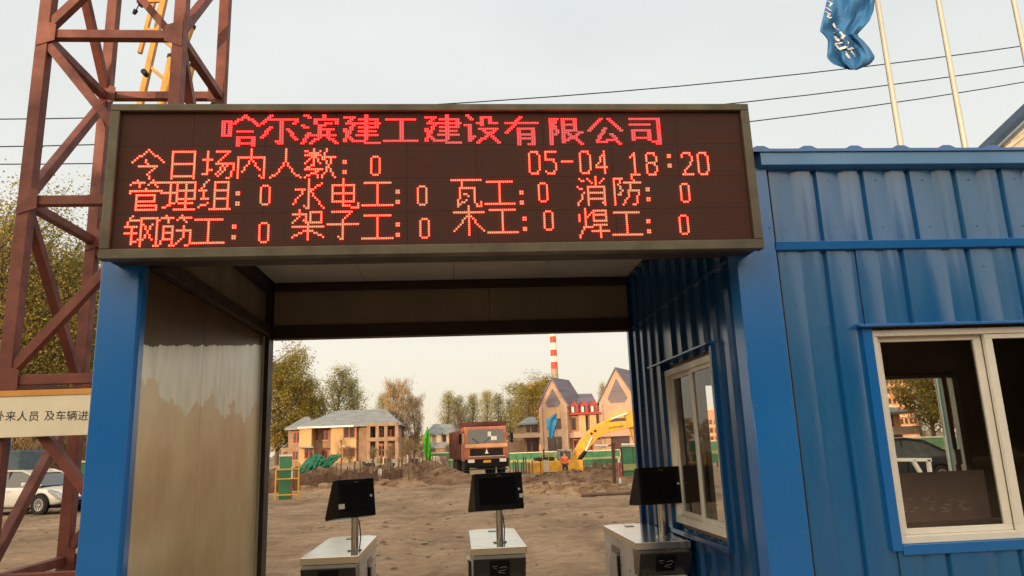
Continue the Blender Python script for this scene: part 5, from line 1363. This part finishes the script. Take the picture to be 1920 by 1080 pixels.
def sedan(label, loc, rz, paint, glassm, group=None):
    """nose towards local +y, length 4.5, width 1.74, height 1.45"""
    r = thing('parked_car', label, 'car', loc, rz, group)
    st = [(-2.22, .80, .45, .80, .80), (-2.10, .86, .28, .95, .97), (-1.55, .87, .20, .97, 1.08), (-.9, .87, .18, .94, .98), (0, .87, .18, .92, .94), (.75, .87, .18, .92, .96), (1.3, .86, .20, .86, .90), (1.85, .82, .24, .72, .78), (2.15, .70, .32, .58, .62), (2.25, .58, .42, .50, .52)]
    m_ = MB(); n = 12
    for (y, hw, zb_, zs, zc) in st:
        ring = [(-hw * .9, zb_), (-hw * .98, zb_ + .1), (-hw, (zb_ + zs) / 2), (-hw * .98, zs - .06), (-hw * .9, zs), (-hw * .45, zc), (hw * .45, zc), (hw * .9, zs), (hw * .98, zs - .06), (hw, (zb_ + zs) / 2), (hw * .98, zb_ + .1), (hw * .9, zb_)]
        for p in ring: m_.v.append((p[0], y, p[1]))
    for i in range(len(st) - 1):
        for k in range(n):
            a = i * n + k; b_ = i * n + (k + 1) % n; m_.f.append((a, b_, b_ + n, a + n))
    m_.f.append(tuple(range(n))); m_.f.append(tuple(range((len(st) - 1) * n, len(st) * n)))
    body = m_.build('body', paint, r, world=False, smooth=True)
    body.modifiers.new('sub', 'SUBSURF').levels = 1; body.modifiers['sub'].render_levels = 2
    # greenhouse
    gp = [(-1.75, .98), (-1.1, 1.36), (-.55, 1.45), (.15, 1.44), (.55, 1.32), (1.25, .93)]
    def hwz(z): return .80 - (z - .93) * .42
    m_ = MB()
    for (y, z) in gp:
        m_.v += [(-hwz(z), y, z), (hwz(z), y, z)]
    for (y, z) in gp: m_.v += [(-.80, y, .90), (.80, y, .90)]
    k = len(gp)
    for i in range(k - 1):
        m_.f.append((2 * i, 2 * i + 1, 2 * i + 3, 2 * i + 2)); a = 2 * k + 2 * i
        m_.f.append((2 * i, 2 * i + 2, a + 2, a)); m_.f.append((2 * i + 1, a + 1, a + 3, 2 * i + 3))
    m_.build('greenhouse', glassm, r, world=False)
    m_ = MB()
    def rail(pts, w_=.07):
        for sx in (-1, 1):
            for a, b_ in zip(pts[:-1], pts[1:]): m_.bar((sx * (hwz(a[1]) + .005), a[0], a[1] + .01), (sx * (hwz(b_[1]) + .005), b_[0], b_[1] + .01), w_, w_ * .8)
    rail(gp)
    m_.build('pillars', paint, r, world=False)
    MB().add([(-hwz(1.4) * .98, -1.1, 1.375), (hwz(1.4) * .98, -1.1, 1.375), (hwz(1.45) * .98, -.55, 1.47), (-hwz(1.45) * .98, -.55, 1.47), (-hwz(1.45) * .98, .15, 1.465), (hwz(1.45) * .98, .15, 1.465), (-hwz(1.35), .5, 1.36), (hwz(1.35), .5, 1.36)], [(0, 1, 2, 3), (3, 2, 5, 4), (4, 5, 7, 6)]).build('roof', paint, r, world=False, smooth=True)
    for sx in (-1, 1):
        MB().bar((sx * (hwz(1.2) + .03), -.30, .92), (sx * (hwz(1.2) - .06), -.38, 1.42), .05, .03).build('door_pillar', BLACKP, r, world=False)
        MB().box(min(sx * .86, sx * 1.02), max(sx * .86, sx * 1.02), .62, .76, .93, 1.06).build('wing_mirror', paint, r, world=False, bevel=.03)
        for yy in (.95, -.35, -1.25): MB().bar((sx * .877, yy, .28), (sx * .877, yy, .88), .012, .012).build('door_seam', BLACKP, r, world=False)
        for yy in (-.22, -1.12): MB().bar((sx * .885, yy, .78), (sx * .885, yy + .18, .78), .02, .03).build('door_handle', paint, r, world=False)
        MB().prism([(2.00, .52), (2.22, .50), (1.95, .70), (1.55, .80), (1.62, .70)], 'x', min(sx * .60, sx * .80), max(sx * .60, sx * .80)).build('headlight', HL, r, world=False, bevel=.01)
        MB().box(min(sx * .62, sx * .84), max(sx * .62, sx * .84), -2.26, -2.16, .66, .84).build('tail_light', REDP, r, world=False)
        for yy in (-1.38, 1.36):
            arch = MB().tube([(sx * .80, yy, .33), (sx * .883, yy, .33)], .375, 24).build('wheel_arch', BLACKP, r, world=False)
            wheel(r, sx * .80, yy, .315, .20, SILV)
    MB().box(-.5, .5, 2.24, 2.275, .28, .42).build('grille', BLACKP, r, world=False)
    MB().box(-.22, .22, 2.275, 2.285, .43, .53).build('number_plate', mat('blue_plate', (.03, .09, .4), .5), r, world=False)
    MB().box(-.80, .80, -2.18, 2.1, .20, .24).build('underbody', BLACKP, r, world=False)
    return r
HL = mat('headlight_lens', (.55, .57, .6), .15, metal=.4); SILV = mat('silver_rim', (.55, .55, .55), .35, metal=.6)
CWHITE = mat('white_car_paint', (.74, .71, .66), .3, var=.05, coat=.5); CBLACK = mat('black_car_paint', (.018, .018, .02), .2, var=.1, coat=.5)
CGL = mat('car_glass', (.07, .075, .075), .1, var=.1, rvar=.03, spec=.8)
gw = gnd(84, 966)
sedan('white sedan parked beyond the red lattice tower', (at(163, 900, gw.y).x - 2.45, gw.y + 1.4, gz(-14, 27)), R(-90 - 22), CWHITE, CGL)
gq = at(1740, 930, 19.5)
sedan('black sedan seen through the guard house window', (gq.x + .55, 22.5, 0), R(90), CBLACK, CGL)
# white welded road barrier and fire extinguishers seen through the window
Yb = 15.5
wb = thing('white_railing', 'white welded gate barrier frame seen through the front window', 'railing', (at(1720, 920, Yb).x, Yb, 0))
def wp(px, py): p = at(px, py, Yb); return (p.x, Yb, p.z)
for a, b_ in (((1600, 862), (1745, 862)), ((1600, 922), (1790, 924)), ((1740, 862), (1752, 938)), ((1712, 864), (1750, 926)), ((1752, 924), (1738, 940)), ((1722, 924), (1723, 940)), ((1620, 862), (1632, 940))):
    MB().bar(wp(*a), wp(*b_), .07).build('bar', WHITEP, wb)
for px in (1625, 1725, 1752):
    p = wp(px, 925); MB().bar(p, (p[0], Yb, 0), .06).build('leg', WHITEP, wb)
for i, px in enumerate((1802, 1815)):
    p = at(px, 940, 16.9)
    fe = thing('fire_extinguisher', ('red fire extinguisher nearer the flagpole base', 'red fire extinguisher nearer the window frame')[i], 'fire extinguisher', (p.x, 16.9, 0), group='fire extinguishers behind the guard house')
    MB().tube([(p.x, 16.9, 0), (p.x, 16.9, .42), (p.x, 16.9, .50)], [.085, .085, .03], 14).build('cylinder', REDP, fe, smooth=True)
    MB().box(p.x - .07, p.x + .04, 16.88, 16.92, .50, .54).build('handle', BLACKP, fe)
    MB().tube([(p.x + .03, 16.88, .5), (p.x + .12, 16.85, .4), (p.x + .10, 16.85, .15)], .012, 6).build('hose', BLACKP, fe)
tp_ = at(1795, 915, 19.0)
tag(MB().tube([(tp_.x, 19, 0), (tp_.x, 19, 6.0)], .06, 10).build('teal_post', mat('teal_paint', (.03, .14, .15), .5), smooth=True), 'dark teal post beside the flagpole seen through the window', 'post')

# ---- dump truck, nose towards the camera (local -y front)
RED = mat('truck_orange_red', (0.50, 0.135, 0.06), .5, var=.4, scale=2.2); RED_L = mat('truck_peach_band', (0.72, 0.38, 0.20), .5)
RED_D = mat('truck_dusty_red_body', (0.17, 0.06, 0.045), .8, var=.45, scale=2)
gt0 = gnd(912, 896)
tk = thing('dump_truck', 'orange red dump truck facing the camera on the dirt road', 'truck', (gt0.x + .05, 42.5, gz(gt0.x, 42.5)), R(7))
def tb_(nm, x0, x1, y0, y1, z0, z1, m_, bv=.02, par=None): return MB().box(x0, x1, y0, y1, z0, z1).build(nm, m_, par or tk, world=False, bevel=bv)
cabm = MB().prism([(0, .95), (0, 1.95), (.10, 2.80), (.35, 2.92), (1.9, 2.92), (1.9, .95)], 'x', -1.22, 1.22).build('cab', RED, tk, world=False, bevel=.06)
ws = MB().add([(-1.08, -.012, 1.98), (1.08, -.012, 1.98), (1.02, .068, 2.74), (-1.02, .068, 2.74)], [(0, 1, 2, 3)]).build('windscreen', CGL, tk, world=False)
for (x0, z0, w_, h_) in ((.10, 2.34, .20, .26), (.28, 2.12, .34, .22)):
    zz0 = z0; y_ = lambda z: -.018 + (z - 1.98) * .105
    MB().add([(x0, y_(z0) - .01, z0), (x0 + w_, y_(z0) - .01, z0), (x0 + w_, y_(z0 + h_) - .01, z0 + h_), (x0, y_(z0 + h_) - .01, z0 + h_)], [(0, 1, 2, 3)]).build('paper', WHITEP, ws, world=False)
for sx in (-1, 1): MB().bar((sx * .15 - .3, -.03, 2.0), (sx * .5 - .3, .0, 2.25), .03).build('wiper', BLACKP, ws, world=False)
tb_('peach_band', -1.23, 1.23, -.03, .0, 1.72, 1.93, RED_L)
gr = tb_('grille', -.95, .95, -.035, .0, 1.28, 1.68, BLACKP)
for i in range(4): tb_('grille_slat', -.93, .93, -.045, -.036, 1.33 + i * .09, 1.36 + i * .09, DARK, 0, gr)
MB().prism([(0, 1.66), (-.05, 1.50), (-.11, 1.38), (.11, 1.38), (.05, 1.50)], 'y', -.07, -.046).build('badge', WHITEP, gr, world=False)
tb_('chrome_strip', -1.1, 1.1, -.04, .0, 1.20, 1.25, SILV)
bm_ = tb_('bumper', -1.25, 1.25, -.14, .12, .62, 1.10, BLACKP, .03)
for sx in (-1, 1):
    hl = tb_('headlight', min(sx * .72, sx * 1.1), max(sx * .72, sx * 1.1), -.165, -.14, .90, 1.08, mat('lamp_glass', (.85, .8, .72), .3), .01)
    MB().bar((sx * 1.22, .25, 2.65), (sx * 1.50, .05, 2.5), .04).build('mirror_arm', BLACKP, tk, world=False)
    tb_('wing_mirror', min(sx * 1.40, sx * 1.58), max(sx * 1.40, sx * 1.58), .0, .1, 1.95, 2.5, BLACKP, .02)
    MB().add([(sx * 1.223, .25, 1.95), (sx * 1.223, 1.15, 1.95), (sx * 1.223, 1.15, 2.65), (sx * 1.223, .32, 2.65)], [(0, 1, 2, 3)]).build('side_glass', CGL, tk, world=False)
    tb_('side_step', min(sx * 1.0, sx * 1.24), max(sx * 1.0, sx * 1.24), .15, .5, .45, .5, DARK)
    for yy in (1.3, 4.6, 5.9): wheel(tk, sx * 1.05, yy, .53, .34, RED_D, spokes=8)
tb_('lower_step', -1.1, 1.1, -.1, .1, .5, .56, DARK, .01)
tb_('number_plate', -.22, .22, -.16, -.141, .88, 1.02, mat('yellow_plate', (.62, .36, .06), .5), .003)
tb_('chassis', -.45, .45, .1, 6.9, .55, .95, DARK)
# body: open box with ribs and cab guard
bd = MB().box(-1.28, 1.28, 2.15, 2.23, 1.05, 3.05).box(-1.28, -1.20, 2.23, 7.0, 1.15, 2.75).box(1.20, 1.28, 2.23, 7.0, 1.15, 2.75).box(-1.2, 1.2, 2.23, 7.0, 1.05, 1.2).box(-1.28, 1.28, 6.92, 7.0, 1.2, 2.75)
bdo = bd.build('dump_body', RED_D, tk, world=False)
for sx in (-1, 1):
    for k in range(6): MB().box(min(sx * 1.282, sx * 1.36), max(sx * 1.282, sx * 1.36), 2.4 + k * .88, 2.52 + k * .88, 1.1, 2.75).build('rib', RED_D, bdo, world=False)
MB().box(-1.38, 1.38, .9, 2.25, 3.08, 3.16).box(-1.38, 1.38, .82, .9, 2.98, 3.20).build('cab_guard', mat('dark_red_guard', (.07, .02, .015), .7), tk, world=False)

# ---- excavator (side on, boom to the right)
Ye = 52.0
ex = thing('excavator', 'yellow excavator with its boom raised to the right', 'excavator', (at(1040, 880, Ye).x, Ye, gz(4.5, Ye)))
def E_(px, py, dy=0): return at(px, py, Ye + dy)
x0e, x1e = E_(990, 870).x, E_(1088, 870).x; zb2, zt2 = E_(1040, 888).z, E_(1040, 862).z
MB().box(x0e, x0e + .75, Ye - 1.3, Ye + 1.3, zb2 + .02, zt2 - .02).build('counterweight', YEL2, ex, bevel=.15)
bo = MB().box(x0e + .76, x1e, Ye - 1.25, Ye + 1.25, zb2, zt2 - .05).build('engine_deck', YEL2, ex, bevel=.05)
MB().box(E_(1015, 870).x, E_(1025, 870).x, Ye - 1.27, Ye - 1.24, E_(1020, 884).z, E_(1020, 862).z).build('side_panel', CLT[3], bo)
MB().box(E_(1003, 870).x, E_(1037, 870).x, Ye - .9, Ye + .9, zt2 - .04, E_(1020, 857).z).build('engine_cover', DARK, ex, bevel=.04)
MB().bar((x0e + .9, Ye - 1.2, zt2 + .42), (x1e - 1.6, Ye - 1.2, zt2 + .42), .04).build('handrail', YEL2, ex)
for k in range(4): MB().bar((x0e + .9 + k * .42, Ye - 1.2, zt2 - .05), (x0e + .9 + k * .42, Ye - 1.2, zt2 + .42), .035).build('rail_post', YEL2, ex)
MB().box(x0e + .95, x1e - .1, Ye - 1.27, Ye - 1.252, zb2 + .04, zb2 + .16).build('dark_skirt', DARK, bo)
MB().tube([(x0e + 1.1, Ye - .3, zt2), (x0e + 1.1, Ye - .3, zt2 + .75)], .06, 8).build('exhaust_pipe', DARK, ex)
cbx = MB().box(E_(1043, 850).x, E_(1068, 850).x, Ye - 1.2, Ye - .2, zt2 - .04, E_(1055, 842).z).build('cab', GREY if False else CLT[0], ex, bevel=.06)
MB().box(E_(1046, 850).x, E_(1065, 850).x, Ye - 1.22, Ye - 1.19, zt2 + .05, E_(1055, 846).z).build('cab_window', CGL, cbx)
MB().box(x0e + 1.2, x1e - .9, Ye - .7, Ye + .7, zb2 - .25, zb2 - .01).build('turntable', DARK, ex)
for s_ in (-1, 1):
    yy = Ye + s_ * 1.05; zg = gz(4.5, Ye); x0t, x1t = x0e + .5, x1e + .1
    r_ = (zb2 - .25 - zg) / 2; cz = zg + r_
    pts = [(x0t + r_ - r_ * math.sin(a), cz - r_ * math.cos(a)) for a in [math.pi * k / 8 for k in range(9)]] + [(x1t - r_ + r_ * math.sin(a), cz + r_ * math.cos(a)) for a in [math.pi * k / 8 for k in range(9)]]
    tr = MB().prism(pts, 'y', yy - .25, yy + .25).build('track', RUBBER, ex)
    m_ = MB()
    for k in range(22):
        x_ = x0t + r_ + (x1t - x0t - 2 * r_) * k / 21; m_.box(x_ - .06, x_ + .06, yy - .27, yy + .27, cz + r_ - .0, cz + r_ + .04)
    m_.build('track_shoes', DARK, tr)
def poly_boom(pts_c, ws_, nm, m_, dy, th, par):
    L, Rr = [], []
    for i, p in enumerate(pts_c):
        a = Vector(pts_c[max(0, i - 1)]); b_ = Vector(pts_c[min(len(pts_c) - 1, i + 1)]); d = (b_ - a).normalized(); n_ = Vector((-d.y, d.x))
        L.append(Vector(p) + n_ * ws_[i]); Rr.append(Vector(p) - n_ * ws_[i])
    poly = L + Rr[::-1]
    P3 = [E_(q.x, q.y) for q in poly]
    return MB().prism([(q.x, q.z) for q in P3], 'y', Ye + dy - th / 2, Ye + dy + th / 2).build(nm, m_, par, bevel=.03)
poly_boom([(1073, 878), (1082, 856), (1096, 832), (1112, 814), (1132, 803), (1160, 798), (1200, 793)], [6, 10, 11, 11, 10, 8, 5], 'boom', YEL2, 0, .55, ex)
poly_boom([(1176, 772), (1184, 780), (1192, 800), (1206, 850), (1214, 880)], [5, 9, 9, 7, 4], 'stick', YEL2, .5, .4, ex)
MB().tube([E_(1082, 868, -.4), E_(1098, 846, -.4)], .14, 10).build('lift_cylinder', BLACKP, ex, smooth=True)
MB().tube([E_(1098, 846, -.4), E_(1110, 820, -.4)], .07, 10).build('cylinder_rod', WHITEP, ex, smooth=True)
MB().tube([E_(1118, 800, 0), E_(1145, 786, 0)], .13, 10).build('stick_cylinder', YEL2, ex, smooth=True)
MB().tube([E_(1145, 786, 0), E_(1176, 775, 0)], .07, 10).build('cylinder_rod', WHITEP, ex, smooth=True)
MB().prism([(E_(1110, 806).x, E_(1110, 806).z), (E_(1122, 806).x, E_(1122, 806).z), (E_(1118, 794).x, E_(1118, 794).z)], 'y', Ye - .2, Ye + .2).build('boom_lug', YEL2, ex)
m_ = MB()
for i in range(7): m_.bar(E_(1142 + i * 4, 804 - i * .5, -.285), E_(1144.5 + i * 4, 800.5 - i * .5, -.285), .05, .01, up=(0, 1, 0))
m_.build('boom_marking', BLACKP, ex)
for (px, py) in ((1116, 808), (1109, 813)): MB().tube([E_(px, py, -.33), E_(px, py, -.27)], .09, 10).build('pin', BLACKP, ex)
MB().tube([E_(1080, 864, -.5), E_(1088, 880, -.55), E_(1090, 895, -.5)], .16, 8).build('hose_bundle', BLACKP, ex)
MB().prism([(E_(1200, 872).x, E_(1200, 872).z), (E_(1232, 870).x, E_(1232, 870).z), (E_(1230, 905).x, E_(1230, 905).z), (E_(1206, 905).x, E_(1206, 905).z)], 'y', Ye + .1, Ye + .9).build('bucket', YEL2, ex)

# ------------------------------------------------------------------ people
SKIN = mat('skin', (.42, .24, .16), .6); HAIR = mat('black_hair', (.015, .012, .01), .7)
def person(label, loc, rz, h_, top_m, leg_m, hat_m, pose=0):
    r = thing('person', label, 'person', loc, rz, None)
    s_ = h_ / 1.72
    V = {'pel': (0, 0, .93, .13), 'wai': (0, 0, 1.08, .125), 'che': (0, .01, 1.30, .15), 'nek': (0, 0, 1.46, .058), 'hd': (0, -.02, 1.60, .095), 'hd2': (0, -.01, 1.68, .075)}
    for n_, sx in (('l', -1), ('r', 1)):
        V[n_ + 'hip'] = (sx * .10, 0, .88, .095); V[n_ + 'kn'] = (sx * .12, -.03 - (.06 if pose and sx > 0 else 0), .48, .06); V[n_ + 'an'] = (sx * .13, .02 + (.10 if pose and sx > 0 else 0), .09, .042); V[n_ + 'to'] = (sx * .15, -.14 + (.10 if pose and sx > 0 else 0), .04, .036)
        V[n_ + 'sh'] = (sx * .18, .01, 1.38, .07); V[n_ + 'el'] = (sx * .25, .03, 1.11, .047); V[n_ + 'wr'] = (sx * .24, -.08, .88, .032); V[n_ + 'ha'] = (sx * .23, -.12, .80, .03)
    Ed = [('pel', 'wai'), ('wai', 'che'), ('che', 'nek'), ('nek', 'hd'), ('hd', 'hd2')]
    for n_ in 'lr': Ed += [('pel', n_ + 'hip'), (n_ + 'hip', n_ + 'kn'), (n_ + 'kn', n_ + 'an'), (n_ + 'an', n_ + 'to'), ('che', n_ + 'sh'), (n_ + 'sh', n_ + 'el'), (n_ + 'el', n_ + 'wr'), (n_ + 'wr', n_ + 'ha')]
    def skin(names, infl, nm, m_, root):
        nms = [k for k in V if k in names]; me = bpy.data.meshes.new(nm)
        me.from_pydata([tuple(c * s_ for c in V[k][:3]) for k in nms], [(nms.index(a), nms.index(b_)) for a, b_ in Ed if a in nms and b_ in nms], [])
        o = bpy.data.objects.new(nm, me); COL.objects.link(o); adopt(o, r); me.materials.append(m_)
        md = o.modifiers.new('skin', 'SKIN')
        for i, k in enumerate(nms):
            me.skin_vertices[0].data[i].radius = ((V[k][3] + infl) * s_,) * 2; me.skin_vertices[0].data[i].use_root = (k == root)
        o.modifiers.new('sub', 'SUBSURF').levels = 1; o.modifiers['sub'].render_levels = 1
        return o
    skin(set(V), 0, 'body', SKIN, 'pel')
    skin({'pel', 'wai', 'che', 'lsh', 'rsh', 'lel', 'rel', 'lwr', 'rwr'}, .018, 'jacket', top_m, 'che')
    skin({'pel', 'lhip', 'rhip', 'lkn', 'rkn', 'lan', 'ran'}, .016, 'trousers', leg_m, 'pel')
    for n_ in 'lr':
        a, b_ = V[n_ + 'an'], V[n_ + 'to']; MB().bar((a[0] * s_, (a[1] + .05) * s_, .05 * s_), (b_[0] * s_, (b_[1] - .03) * s_, .04 * s_), .10 * s_, .09 * s_).build('shoe', BLACKP, r, world=False, bevel=.02)
    m_ = MB(); n = 14
    for k, (z, rr) in enumerate(((1.62, .105), (1.68, .108), (1.74, .085), (1.775, .03))):
        for j in range(n): a = 2 * math.pi * j / n; m_.v.append((math.cos(a) * rr * s_, (-.01 + math.sin(a) * rr * 1.08) * s_, (z + (.02 if math.sin(a) < 0 else 0) * (k == 0)) * s_))
    for k in range(3):
        for j in range(n): a = k * n + j; b_ = k * n + (j + 1) % n; m_.f.append((a, b_, b_ + n, a + n))
    m_.f.append(tuple(range(3 * n, 4 * n)))
    m_.build('helmet' if hat_m is not HAIR else 'hair', hat_m, r, world=False, smooth=True)
    return r
p = at(1058, 848, 49.0)
person('worker in an orange jacket standing in front of the excavator', (p.x, 49.0, p.z - 1.68), R(10), 1.68, mat('orange_jacket', (.62, .12, .03), .7), mat('dark_trousers', (.03, .03, .04), .8), mat('dark_cap', (.06, .04, .03), .6), 1)
p = gnd(712, 912)
person('person in a white shirt near the stake fence', (p.x, p.y, gz(p.x, p.y)), R(-60), .95 + .0, mat('white_shirt', (.72, .70, .66), .7), mat('pink_grey_trousers', (.35, .22, .2), .8), HAIR, 0)
for q_ in [k for k in protos if k not in used]:
    for c in kids(protos[q_]): bpy.data.objects.remove(c)
    bpy.data.objects.remove(protos[q_])
